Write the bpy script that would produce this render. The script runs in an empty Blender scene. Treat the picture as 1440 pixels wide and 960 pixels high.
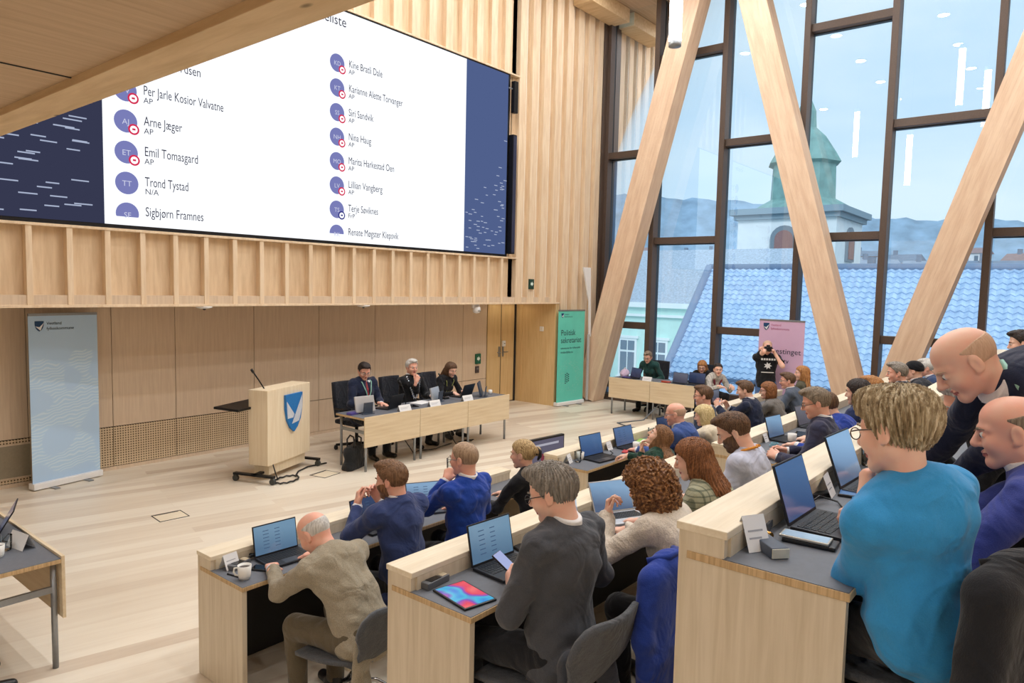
import bpy, bmesh, math, random
import numpy as np
from mathutils import Vector, Matrix, Euler
SC = bpy.context.scene
COL = SC.collection
rnd = random.Random(7)
pi = math.pi
cam = bpy.data.cameras.new('camera'); CAM = bpy.data.objects.new('camera', cam); COL.objects.link(CAM)
cam.sensor_width = 36.0; cam.lens = 24.909; cam.clip_end = 4000; cam.clip_start = .05
CAM.matrix_world = Matrix(((0.63233, 0.045641, -0.773354, 0), (-0.77438, 0.065892, -0.62928, 0), (0.022237, 0.996782, 0.077009, 2.5), (0, 0, 0, 1)))
SC.camera = CAM
vs = SC.view_settings; vs.view_transform = 'Standard'; vs.look = 'None'; vs.gamma = 1.0; vs.use_curve_mapping = False; vs.exposure = 0.0
world = bpy.data.worlds.new('sky'); SC.world = world; world.use_nodes = True
def make_sky():
    nt = world.node_tree; bg = nt.nodes['Background']; tc = nt.nodes.new('ShaderNodeTexCoord')
    mp = nt.nodes.new('ShaderNodeMapping'); mp.inputs['Scale'].default_value = (1.6, 1.6, 4.5)
    no = nt.nodes.new('ShaderNodeTexNoise'); no.inputs['Scale'].default_value = 1.5; no.inputs['Detail'].default_value = 4
    nt.links.new(tc.outputs['Generated'], mp.inputs[0]); nt.links.new(mp.outputs[0], no.inputs['Vector'])
    r = nt.nodes.new('ShaderNodeValToRGB'); e = r.color_ramp.elements
    e[0].position = .3; e[0].color = (.50, .74, .96, 1); e[1].position = .68; e[1].color = (.74, .90, 1.0, 1)
    nt.links.new(no.outputs['Fac'], r.inputs[0]); nt.links.new(r.outputs[0], bg.inputs[0]); bg.inputs[1].default_value = 1.15
make_sky()
sun_d = bpy.data.lights.new('added_facade_light', 'SUN'); sun_d.energy = 1.6; sun_d.angle = math.radians(25); sun_d.color = (1, .98, .95); SUN = bpy.data.objects.new('added_facade_light', sun_d); COL.objects.link(SUN)  # added light that brightens the outside facades under an overcast sky
SUN.rotation_euler = Vector((.72, .35, -.6)).to_track_quat('-Z', 'Y').to_euler()
LAMP = 23.0      # brightness of the room's tube pendants
# ---------------------------------------------------------------- materials
MATS = {}
def newmat(name):
    m = bpy.data.materials.new(name); m.use_nodes = True
    nt = m.node_tree
    return m, nt, nt.nodes['Principled BSDF']
def N(nt, t, **kw):
    n = nt.nodes.new(t)
    for k, v in kw.items():
        if k.startswith('i_'): n.inputs[k[2:].replace('_', ' ')].default_value = v
        else: setattr(n, k, v)
    return n
def c4(c): return (c[0], c[1], c[2], 1.0)
def srgb(r, g, b):
    return tuple(((v/255)/12.92 if v/255 <= .04045 else ((v/255+.055)/1.055)**2.4) for v in (r, g, b))
def ramp(nt, stops):
    r = nt.nodes.new('ShaderNodeValToRGB'); e = r.color_ramp.elements
    while len(e) < len(stops): e.new(.5)
    for k, (p, c) in enumerate(stops): e[k].position = p; e[k].color = c4(c)
    return r
def plain(name, col, rough=.5, metal=0.0, var=.06, bump=0.0, scale=40, spec=.5):
    """a plain surface with slight procedural mottling"""
    if name in MATS: return MATS[name]
    m, nt, b = newmat(name)
    tc = N(nt, 'ShaderNodeTexCoord'); no = N(nt, 'ShaderNodeTexNoise', i_Scale=scale, i_Detail=3.0)
    nt.links.new(tc.outputs['Object'], no.inputs['Vector'])
    r = ramp(nt, [(.3, tuple(v*(1-var) for v in col)), (.7, tuple(min(1, v*(1+var)) for v in col))])
    nt.links.new(no.outputs['Fac'], r.inputs[0]); nt.links.new(r.outputs[0], b.inputs['Base Color'])
    b.inputs['Roughness'].default_value = rough; b.inputs['Metallic'].default_value = metal
    b.inputs['Specular IOR Level'].default_value = spec
    if bump:
        bp = N(nt, 'ShaderNodeBump', i_Strength=bump, i_Distance=.002)
        nt.links.new(no.outputs['Fac'], bp.inputs['Height']); nt.links.new(bp.outputs[0], b.inputs['Normal'])
    MATS[name] = m; return m
def fabric(name, col, var=.12, scale=220, check=None, rough=.9, bump=.35, wr=0.0):
    """woven cloth; check = second colour of a woven check"""
    if name in MATS: return MATS[name]
    m, nt, b = newmat(name)
    tc = N(nt, 'ShaderNodeTexCoord'); no = N(nt, 'ShaderNodeTexNoise', i_Scale=scale, i_Detail=2.0)
    nt.links.new(tc.outputs['Object'], no.inputs['Vector'])
    n2 = N(nt, 'ShaderNodeTexNoise', i_Scale=9.0, i_Detail=3.0); nt.links.new(tc.outputs['Object'], n2.inputs['Vector'])
    r = ramp(nt, [(.25, tuple(v*(1-var) for v in col)), (.75, tuple(min(1, v*(1+var)) for v in col))])
    nt.links.new(no.outputs['Fac'], r.inputs[0]); out = r.outputs[0]
    if check:
        for k, ax in enumerate('XZ'):
            w = N(nt, 'ShaderNodeTexWave', bands_direction=ax, i_Scale=7.5+3*k, i_Distortion=.6)
            nt.links.new(tc.outputs['Object'], w.inputs['Vector'])
            rr = ramp(nt, [(.78, (0, 0, 0)), (.9, (1, 1, 1))]); nt.links.new(w.outputs['Fac'], rr.inputs[0])
            ml = N(nt, 'ShaderNodeMath', operation='MULTIPLY'); nt.links.new(rr.outputs[0], ml.inputs[0]); ml.inputs[1].default_value = .6
            mx = N(nt, 'ShaderNodeMix', data_type='RGBA'); nt.links.new(ml.outputs[0], mx.inputs[0])
            nt.links.new(out, mx.inputs[6]); mx.inputs[7].default_value = c4(check); out = mx.outputs[2]
    nt.links.new(out, b.inputs['Base Color'])
    b.inputs['Roughness'].default_value = rough; b.inputs['Specular IOR Level'].default_value = .25
    b.inputs['Sheen Weight'].default_value = .15
    ad = N(nt, 'ShaderNodeMath', operation='MULTIPLY_ADD'); nt.links.new(n2.outputs['Fac'], ad.inputs[0]); ad.inputs[1].default_value = 4.0+wr
    nt.links.new(no.outputs['Fac'], ad.inputs[2])
    bp = N(nt, 'ShaderNodeBump', i_Strength=bump, i_Distance=.004)
    nt.links.new(ad.outputs[0], bp.inputs['Height'])
    n3 = N(nt, 'ShaderNodeTexNoise', i_Scale=5.5, i_Detail=2.0, i_Distortion=1.6); nt.links.new(tc.outputs['Object'], n3.inputs['Vector'])
    b2 = N(nt, 'ShaderNodeBump', i_Strength=.55, i_Distance=.05); nt.links.new(n3.outputs['Fac'], b2.inputs['Height']); nt.links.new(bp.outputs[0], b2.inputs['Normal'])
    nt.links.new(b2.outputs[0], b.inputs['Normal'])
    MATS[name] = m; return m
def hairmat(name, c1, c2, c3=None, st=(55, 55, 5)):
    if name in MATS: return MATS[name]
    m, nt, b = newmat(name)
    tc = N(nt, 'ShaderNodeTexCoord'); mp = N(nt, 'ShaderNodeMapping'); mp.inputs['Scale'].default_value = st
    nt.links.new(tc.outputs['Object'], mp.inputs['Vector'])
    no = N(nt, 'ShaderNodeTexNoise', i_Scale=1.6, i_Detail=4.0, i_Roughness=.65); nt.links.new(mp.outputs[0], no.inputs['Vector'])
    r = ramp(nt, [(.32, c1), (.5, tuple((a+d)/2 for a, d in zip(c1, c2))), (.66, c3 or c2)])
    nt.links.new(no.outputs['Fac'], r.inputs[0]); nt.links.new(r.outputs[0], b.inputs['Base Color'])
    b.inputs['Roughness'].default_value = .5; b.inputs['Specular IOR Level'].default_value = .35
    bp = N(nt, 'ShaderNodeBump', i_Strength=.7, i_Distance=.006); nt.links.new(no.outputs['Fac'], bp.inputs['Height'])
    nt.links.new(bp.outputs[0], b.inputs['Normal'])
    MATS[name] = m; return m
def skinmat(name, col):
    if name in MATS: return MATS[name]
    m, nt, b = newmat(name)
    tc = N(nt, 'ShaderNodeTexCoord'); no = N(nt, 'ShaderNodeTexNoise', i_Scale=18.0, i_Detail=4.0)
    nt.links.new(tc.outputs['Object'], no.inputs['Vector'])
    red = (min(1, col[0]*1.02), col[1]*.86, col[2]*.83)
    r = ramp(nt, [(.35, col), (.72, red)]); nt.links.new(no.outputs['Fac'], r.inputs[0])
    nt.links.new(r.outputs[0], b.inputs['Base Color'])
    b.inputs['Roughness'].default_value = .48; b.inputs['Specular IOR Level'].default_value = .4
    b.inputs['Subsurface Weight'].default_value = .12; b.inputs['Subsurface Radius'].default_value = (.012, .005, .003)
    n2 = N(nt, 'ShaderNodeTexNoise', i_Scale=240.0); nt.links.new(tc.outputs['Object'], n2.inputs['Vector'])
    bp = N(nt, 'ShaderNodeBump', i_Strength=.12, i_Distance=.001); nt.links.new(n2.outputs['Fac'], bp.inputs['Height'])
    nt.links.new(bp.outputs[0], b.inputs['Normal'])
    MATS[name] = m; return m
def wood(name, light, dark, axis='Z', stretch=14.0, rough=.5, knots=False, boards=None, amt=1.0, coords='Object'):
    """timber: grain runs along axis; boards = (width, axis across the boards)"""
    if name in MATS: return MATS[name]
    m, nt, b = newmat(name)
    tc = N(nt, 'ShaderNodeTexCoord'); mp = N(nt, 'ShaderNodeMapping')
    mp.inputs['Scale'].default_value = tuple(1.0 if a == axis else stretch for a in 'XYZ')
    nt.links.new(tc.outputs[coords], mp.inputs['Vector'])
    no = N(nt, 'ShaderNodeTexNoise', i_Scale=1.7, i_Detail=6.0, i_Roughness=.62, i_Distortion=.35)
    nt.links.new(mp.outputs[0], no.inputs['Vector'])
    mid = tuple((a+d)/2 for a, d in zip(light, dark))
    r = ramp(nt, [(.28, dark), (.46, mid), (.62, light)]); nt.links.new(no.outputs['Fac'], r.inputs[0]); out = r.outputs[0]
    if knots:
        v = N(nt, 'ShaderNodeTexVoronoi', i_Scale=2.6); mp2 = N(nt, 'ShaderNodeMapping')
        mp2.inputs['Scale'].default_value = tuple(.55 if a == axis else 1.3 for a in 'XYZ')
        nt.links.new(tc.outputs[coords], mp2.inputs['Vector']); nt.links.new(mp2.outputs[0], v.inputs['Vector'])
        rk = ramp(nt, [(.02, (1, 1, 1)), (.055, (0, 0, 0))]); nt.links.new(v.outputs['Distance'], rk.inputs[0])
        mx = N(nt, 'ShaderNodeMix', data_type='RGBA'); nt.links.new(rk.outputs[0], mx.inputs[0]); nt.links.new(out, mx.inputs[6])
        mx.inputs[7].default_value = c4(tuple(v*.38 for v in dark)); out = mx.outputs[2]
    nt.links.new(out, b.inputs['Base Color'])
    b.inputs['Roughness'].default_value = rough; b.inputs['Specular IOR Level'].default_value = .35
    bp = N(nt, 'ShaderNodeBump', i_Strength=.08*amt, i_Distance=.002); nt.links.new(no.outputs['Fac'], bp.inputs['Height'])
    nt.links.new(bp.outputs[0], b.inputs['Normal'])
    MATS[name] = m; return m
def emit(name, col, st=1.0):
    if name in MATS: return MATS[name]
    m, nt, b = newmat(name); nt.nodes.remove(b)
    e = N(nt, 'ShaderNodeEmission'); e.inputs[0].default_value = c4(col); e.inputs[1].default_value = st
    nt.links.new(e.outputs[0], nt.nodes['Material Output'].inputs[0]); MATS[name] = m; return m
# ---------------------------------------------------------------- mesh building
class MB:
    """collects shapes; build() links them as one mesh object"""
    def __init__(s): s.v = []; s.f = []; s.m = []; s.smooth = []
    def raw(s, vs, fs, mi=0, sm=False):
        o = len(s.v); s.v += [tuple(p) for p in vs]
        s.f += [tuple(i+o for i in f) for f in fs]; s.m += [mi]*len(fs); s.smooth += [sm]*len(fs); return s
    def box(s, lo, hi, mi=0, bev=0.0, M=None):
        lo, hi = [min(a, b) for a, b in zip(lo, hi)], [max(a, b) for a, b in zip(lo, hi)]
        bm = bmesh.new(); bmesh.ops.create_cube(bm, size=1.0)
        for v in bm.verts: v.co = Vector([lo[i]+(v.co[i]+.5)*(hi[i]-lo[i]) for i in range(3)])
        if bev: bmesh.ops.bevel(bm, geom=list(bm.edges), offset=bev, segments=2, affect='EDGES', profile=.6)
        if M is not None: bmesh.ops.transform(bm, matrix=M, verts=bm.verts)
        bm.verts.index_update()
        s.raw([v.co for v in bm.verts], [[v.index for v in f.verts] for f in bm.faces], mi); bm.free(); return s
    def tube(s, pts, r, n=8, mi=0, caps=True, sm=True):
        pts = [Vector(p) for p in pts]; rs = r if isinstance(r, (list, tuple)) else [r]*len(pts)
        vs = []; fs = []; up = None
        for i, p in enumerate(pts):
            t = (pts[min(i+1, len(pts)-1)]-pts[max(i-1, 0)]).normalized()
            if up is None: up = t.orthogonal().normalized()
            a = (up-t*up.dot(t)); a = a.normalized() if a.length > 1e-6 else t.orthogonal().normalized(); up = a; c = t.cross(a)
            vs += [p+(a*math.cos(2*pi*k/n)+c*math.sin(2*pi*k/n))*rs[i] for k in range(n)]
        for i in range(len(pts)-1):
            fs += [(i*n+k, i*n+(k+1) % n, (i+1)*n+(k+1) % n, (i+1)*n+k) for k in range(n)]
        s.raw(vs, fs, mi, sm)
        if caps:
            o = len(s.v)-len(vs); e = o+(len(pts)-1)*n
            s.f += [tuple(o+k for k in reversed(range(n))), tuple(e+k for k in range(n))]; s.m += [mi]*2; s.smooth += [False]*2
        return s
    def lathe(s, prof, c=(0, 0, 0), n=20, mi=0, sm=True):
        vs = []; fs = []
        for (r, z) in prof: vs += [(c[0]+r*math.cos(2*pi*k/n), c[1]+r*math.sin(2*pi*k/n), c[2]+z) for k in range(n)]
        for i in range(len(prof)-1): fs += [(i*n+k, i*n+(k+1) % n, (i+1)*n+(k+1) % n, (i+1)*n+k) for k in range(n)]
        return s.raw(vs, fs, mi, sm)
    def prism(s, poly, d, mi=0, M=None):
        """poly in xy extruded from z=0 to z=d, then moved by M"""
        n = len(poly); vs = [Vector((p[0], p[1], 0)) for p in poly]+[Vector((p[0], p[1], d)) for p in poly]
        if M is not None: vs = [M @ v for v in vs]
        fs = [tuple(reversed(range(n))), tuple(range(n, 2*n))]+[(i, (i+1) % n, n+(i+1) % n, n+i) for i in range(n)]
        return s.raw(vs, fs, mi)
    def grid(s, P, mi=0, thick=0.0, sm=True):
        """P[i][j] rows of points; a sheet, given thickness along its normals"""
        P = np.array(P, float); a, b = P.shape[:2]
        fs = [(i*b+j, i*b+j+1, (i+1)*b+j+1, (i+1)*b+j) for i in range(a-1) for j in range(b-1)]
        if not thick: return s.raw(P.reshape(-1, 3), fs, mi, sm)
        du = np.gradient(P, axis=0); dv = np.gradient(P, axis=1); nn = np.cross(du, dv); nn /= np.linalg.norm(nn, axis=2, keepdims=True)+1e-9
        Q = P-nn*thick; o = a*b
        f2 = [tuple(o+i for i in reversed(f)) for f in fs]
        ring = [j for j in range(b)]+[i*b+b-1 for i in range(1, a)]+[(a-1)*b+j for j in range(b-2, -1, -1)]+[i*b for i in range(a-2, 0, -1)]
        f3 = [(ring[(k+1) % len(ring)], ring[k], o+ring[k], o+ring[(k+1) % len(ring)]) for k in range(len(ring))]
        return s.raw(np.concatenate([P.reshape(-1, 3), Q.reshape(-1, 3)]), fs+f2+f3, mi, sm)
    def build(s, name, mats, parent=None, loc=None, rz=0.0, weld=False):
        me = bpy.data.meshes.new(name); me.from_pydata(s.v, [], s.f)
        for m in (mats if isinstance(mats, (list, tuple)) else [mats]): me.materials.append(m)
        me.polygons.foreach_set('material_index', s.m); me.polygons.foreach_set('use_smooth', s.smooth)
        me.update(); return link(name, me, parent, loc, rz)
def link(name, data, parent=None, loc=None, rz=0.0):
    o = bpy.data.objects.new(name, data); COL.objects.link(o)
    if parent is not None: o.parent = parent
    if loc is not None: o.location = loc
    if rz: o.rotation_euler = (0, 0, rz)
    return o
def tag(o, label, cat, group=None):
    o['label'] = label; o['category'] = cat
    if group: o['group'] = group
    return o
def thing(name, label, cat, loc=(0, 0, 0), rz=0.0, group=None):
    return tag(link(name, None, None, loc, rz), label, cat, group)
def struct(o): o['kind'] = 'structure'; return o
def kids(o): return [c for c in COL.objects if c.parent == o]
def dup(root, loc, rz, label, group=None):
    """a copy of a thing with copies of its parts and their sub-parts"""
    r = root.copy(); COL.objects.link(r); r.location = loc; r.rotation_euler = (0, 0, rz); r['label'] = label
    if group: r['group'] = group
    for ch in root.children:
        c = ch.copy(); COL.objects.link(c); c.parent = r
        for g in ch.children:
            d = g.copy(); COL.objects.link(d); d.parent = c
    return r
# ---------------------------------------------------------------- solid fields for figures and cloth
def A3(v): return np.array(v, np.float32)
def nrm(v):
    v = np.array(v, float); return v/(np.linalg.norm(v)+1e-12)
class Field:
    def __init__(s, lo, hi, vox):
        s.lo = np.array(lo, float); s.h = vox; s.n = np.maximum(4, np.ceil((np.array(hi)-s.lo)/vox).astype(int)+1)
        s.D = np.full(tuple(s.n), 1.0, np.float32)
        s.ax = [(s.lo[i]+vox*np.arange(s.n[i])).astype(np.float32) for i in range(3)]
    def sub(s, lo, hi):
        i0 = np.clip(np.floor((np.array(lo)-s.lo)/s.h).astype(int), 0, s.n); i1 = np.clip(np.ceil((np.array(hi)-s.lo)/s.h).astype(int)+1, 0, s.n)
        if (i1 <= i0).any(): return None, None
        sl = tuple(slice(a, b) for a, b in zip(i0, i1))
        return sl, np.meshgrid(*[s.ax[i][sl[i]] for i in range(3)], indexing='ij', sparse=True)
    def comb(s, sl, d, k, op):
        a = s.D[sl]
        if op == 'u':
            h = np.maximum(k-np.abs(a-d), 0)/k; s.D[sl] = np.minimum(a, d)-h*h*k*.25
        else:
            b = -d; h = np.maximum(k-np.abs(a-b), 0)/k; s.D[sl] = np.maximum(a, b)+h*h*k*.25
    def cone(s, a, b, ra, rb, k=.02, op='u', cut=(), flat=None):
        a = A3(a); b = A3(b); R = max(ra, rb)+k+2*s.h
        sl, g = s.sub(np.minimum(a, b)-R, np.maximum(a, b)+R)
        if sl is None: return s
        x, y, z = g; ba = b-a; L = float(ba@ba)+1e-9
        px, py, pz = x-a[0], y-a[1], z-a[2]
        t = np.clip((px*ba[0]+py*ba[1]+pz*ba[2])/L, 0, 1)
        qx, qy, qz = px-t*ba[0], py-t*ba[1], pz-t*ba[2]
        if flat is not None:
            fn, fs = flat   # squash along direction fn by factor fs
            w = qx*fn[0]+qy*fn[1]+qz*fn[2]; e = 1/fs-1
            qx, qy, qz = qx+w*fn[0]*e, qy+w*fn[1]*e, qz+w*fn[2]*e
        d = np.sqrt(qx*qx+qy*qy+qz*qz)-(ra+t*(rb-ra))
        for (p, n) in cut: d = np.maximum(d, (x-p[0])*n[0]+(y-p[1])*n[1]+(z-p[2])*n[2])
        s.comb(sl, d.astype(np.float32), k, op); return s
    def ell(s, c, r, R=None, k=.02, op='u', cut=()):
        c = A3(c); m = max(r)+k+2*s.h; sl, g = s.sub(c-m, c+m)
        if sl is None: return s
        x, y, z = g; p = (x-c[0], y-c[1], z-c[2])
        if R is not None: q = [sum(p[i]*float(R[i][j]) for i in range(3)) for j in range(3)]
        else: q = p
        k0 = np.sqrt((q[0]/r[0])**2+(q[1]/r[1])**2+(q[2]/r[2])**2); k1 = np.sqrt((q[0]/r[0]**2)**2+(q[1]/r[1]**2)**2+(q[2]/r[2]**2)**2)
        d = k0*(k0-1)/(k1+1e-6)
        for (pp, n) in cut: d = np.maximum(d, (x-pp[0])*n[0]+(y-pp[1])*n[1]+(z-pp[2])*n[2])
        s.comb(sl, d.astype(np.float32), k, op); return s
    def wave(s, amp, fr, seed=0, n=5):
        """cloth folds: a few crossing ripples"""
        r = np.random.RandomState(seed); x, y, z = np.meshgrid(*s.ax, indexing='ij', sparse=True)
        for i in range(n):
            w = nrm(r.randn(3))*fr*(.6+.9*r.rand()); s.D += (amp/n*1.6*np.sin(w[0]*x+w[1]*y+w[2]*z+r.rand()*6.3+1.5*np.sin(.45*fr*(w[2]*x-w[0]*z)/fr))).astype(np.float32)
        return s
    def poly(s):
        D = s.D; D[[0, -1], :, :] = np.maximum(D[[0, -1], :, :], 1e-3); D[:, [0, -1], :] = np.maximum(D[:, [0, -1], :], 1e-3); D[:, :, [0, -1]] = np.maximum(D[:, :, [0, -1]], 1e-3)
        S = D < 0
        C = [S[a:S.shape[0]-1+a, b:S.shape[1]-1+b, c:S.shape[2]-1+c] for a in (0, 1) for b in (0, 1) for c in (0, 1)]
        an = C[0] | C[1] | C[2] | C[3] | C[4] | C[5] | C[6] | C[7]; al = C[0] & C[1] & C[2] & C[3] & C[4] & C[5] & C[6] & C[7]
        mx = an & ~al; ijk = np.argwhere(mx); idx = np.full(mx.shape, -1, np.int64); idx[mx] = np.arange(len(ijk))
        i, j, k = ijk.T; off = [(a, b, c) for a in (0, 1) for b in (0, 1) for c in (0, 1)]
        val = np.stack([D[i+a, j+b, k+c] for a, b, c in off], 1).astype(float)
        pos = np.zeros((len(ijk), 3)); cnt = np.zeros(len(ijk)); O = np.array(off, float)
        for a in range(8):
            for b in range(a+1, 8):
                if abs(O[a]-O[b]).sum() != 1: continue
                m = (val[:, a] < 0) != (val[:, b] < 0); t = val[m, a]/(val[m, a]-val[m, b])
                pos[m] += O[a]+t[:, None]*(O[b]-O[a]); cnt[m] += 1
        V = s.lo+s.h*(ijk+pos/cnt[:, None])
        F = []
        for ax in range(3):
            sa = [slice(None)]*3; sb = [slice(None)]*3; sa[ax] = slice(0, -1); sb[ax] = slice(1, None)
            e = S[tuple(sa)] != S[tuple(sb)]; q = np.argwhere(e)
            o1, o2 = (ax+1) % 3, (ax+2) % 3
            q = q[(q[:, o1] > 0) & (q[:, o2] > 0) & (q[:, o1] < D.shape[o1]-1) & (q[:, o2] < D.shape[o2]-1)]
            ins = S[q[:, 0], q[:, 1], q[:, 2]]
            def cell(d1, d2):
                r = q.copy(); r[:, o1] -= d1; r[:, o2] -= d2; return idx[r[:, 0], r[:, 1], r[:, 2]]
            f = np.stack([cell(1, 1), cell(0, 1), cell(0, 0), cell(1, 0)], 1); f[~ins] = f[~ins][:, ::-1]
            F.append(f)
        return V, np.concatenate(F)
def mesh_from(name, blocks, mats, parent, mfun=None):
    """blocks: list of Fields; one smooth mesh object"""
    VV = []; FF = []; o = 0
    for fld in blocks:
        V, F = fld.poly()
        if len(V) == 0: continue
        VV.append(V); FF.append(F+o); o += len(V)
    V = np.concatenate(VV); F = np.concatenate(FF); me = bpy.data.meshes.new(name)
    me.vertices.add(len(V)); me.vertices.foreach_set('co', V.astype(np.float32).ravel())
    me.loops.add(F.size); me.loops.foreach_set('vertex_index', F.astype(np.int32).ravel())
    me.polygons.add(len(F)); me.polygons.foreach_set('loop_start', np.arange(0, F.size, 4, dtype=np.int32))
    me.polygons.foreach_set('use_smooth', np.ones(len(F), bool))
    for m in (mats if isinstance(mats, (list, tuple)) else [mats]): me.materials.append(m)
    if mfun is not None: me.polygons.foreach_set('material_index', mfun(V[F].mean(1)).astype(np.int32))
    me.update(calc_edges=True); return link(name, me, parent)
# ---------------------------------------------------------------- people
SKIN = skinmat('skin_fair', srgb(242, 200, 178)); SKINR = skinmat('skin_ruddy', srgb(238, 186, 164)); SKINT = skinmat('skin_tan', srgb(230, 184, 158))
LIPS = plain('lips', srgb(185, 110, 105), .4); EYEW = plain('eye_white', srgb(235, 232, 228), .2); IRIS = plain('eye_iris', srgb(60, 75, 90), .15)
def rotm(ax, a):
    c, s_ = math.cos(a), math.sin(a)
    return np.array({'x': [[1, 0, 0], [0, c, -s_], [0, s_, c]], 'y': [[c, 0, s_], [0, 1, 0], [-s_, 0, c]], 'z': [[c, -s_, 0], [s_, c, 0], [0, 0, 1]]}[ax])
def ik(S, W, l1, l2, pole):
    d = W-S; L = np.linalg.norm(d); mx = (l1+l2)*.995
    if L > mx: W = S+d/L*mx; d = W-S; L = mx
    u = d/L; a = (l1*l1-l2*l2+L*L)/(2*L); h = math.sqrt(max(l1*l1-a*a, 1e-6))
    p = np.array(pole, float); p = p-u*(p@u); p = nrm(p)
    return S+u*a+p*h, W
def hand(F, W, f, n, side, s=1.0, curl=(.35, .5, .4), thumb=.5, spread=.12):
    """palm, four unequal bent fingers and a thumb. f finger direction, n palm normal, side +1 right hand"""
    f = nrm(f); n = nrm(np.array(n)-f*(np.array(n)@f)); r = np.cross(f, n)*side  # r points to the thumb side
    W = np.array(W); kn = []
    F.cone(W-f*.05*s, W+f*.02*s, .026*s, .025*s, .02)
    for i in range(4):
        o = (.030-.0195*i)*s; k = W+f*(.088-.004*abs(i-1)-(.006 if i == 3 else 0))*s+r*o
        F.cone(W+f*.012*s+r*o*.6, k, .0155*s, .0118*s, .018*s); kn.append(k)
    for i in range(4):
        L = (.042, .047, .044, .034)[i]*s; d = nrm(f+r*spread*(1.2-i*.8)); p = kn[i]; rr = (.0094, .0096, .0092, .0082)[i]*s; a = 0
        for j in range(3):
            a += curl[j]*(1+.12*i); q = p+(d*math.cos(a)+n*math.sin(a))*L*(1, .66, .52)[j]
            F.cone(p, q, rr*(1-.08*j), rr*(.92-.08*j), .004*s); p = q
    b = W+f*.02*s+r*.026*s+n*.006*s; d = nrm(f*.72+r*(.75-.5*thumb)+n*(.15+.55*thumb))
    q = b+d*.042*s; F.cone(b, q, .0155*s, .0118*s, .014*s)
    d2 = nrm(d+f*.35-r*.3*thumb); q2 = q+d2*.032*s; F.cone(q, q2, .0112*s, .0095*s, .004*s); F.cone(q2, q2+nrm(d2+f*.2)*.024*s, .0097*s, .0078*s, .004*s)
def head_field(hc, R, s, vox, fem, jaw=1.0, nose=1.0, neck=None, open_mouth=False, nb=None):
    P = lambda x, y, z: hc+R @ (np.array([x, y, z])*s)
    lo = hc-.16*s; hi = hc+.16*s
    if nb is not None: lo = np.minimum(lo, nb-.09); hi = np.maximum(hi, nb+.09)
    F = Field(lo, hi, vox); E = lambda c, r, k=.02, op='u': F.ell(P(*c), [v*s for v in r], R, k*s, op)
    C = lambda a, b, ra, rb, k=.02, op='u': F.cone(P(*a), P(*b), ra*s, rb*s, k*s, op)
    E((0, -.014, .028), (.077, .097, .088)); E((0, .02, .05), (.066, .066, .058), .03)
    j = jaw*(.93 if fem else 1.0)
    E((0, .036, -.03), (.058*j, .058, .078), .03); C((.047*j, .0, -.055), (.014*j, .072, -.098), .022, .016, .03); C((-.047*j, .0, -.055), (-.014*j, .072, -.098), .022, .016, .03)
    E((0, .077, -.098), (.022*j, .018, .018), .018)
    for q in (-1, 1):
        E((q*.04, .062, -.03), (.027, .026, .028), .03); C((q*.012, .090, .024), (q*.05, .066, .022), .010, .010, .016)
        E((q*.031, .104, .002), (.021, .020, .013), .016, 's'); E((q*.031, .077, .001), (.0185, .0165, .0125), .004)
        E((q*.081, -.010, -.006), (.009, .020, .033), .008); E((q*.092, -.004, -.004), (.007, .010, .018), .006, 's'); C((q*.077, .0, -.03), (q*.074, .004, -.036), .009, .006, .008)
    C((0, .092, .018), (0, .112*.5+.056+.004*nose, -.026), .0085, .0125*nose, .012); E((0, .108+.004*nose, -.030), (.0125*nose, .012, .0105), .008)
    for q in (-1, 1): E((q*.011, .100, -.034), (.0075, .010, .0075), .006)
    E((0, .094, -.060), (.023, .010, .0062), .006); E((0, .092, -.071), (.020, .010, .0066), .006); C((-.02, .106, -.0658), (.02, .106, -.0658), .0022, .0022, .004, 's')
    if open_mouth: E((0, .104, -.0665), (.015, .014, .006), .004, 's')
    if nb is not None:
        nr = .047 if fem else .057
        F.cone(P(0, -.022, -.05), nb, nr*s, nr*1.12*s, .03*s); F.cone(nb, nb-.03*s*(hc-nb)/np.linalg.norm(hc-nb), nr*1.1*s, nr*1.15*s, .02*s)
    return F
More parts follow.
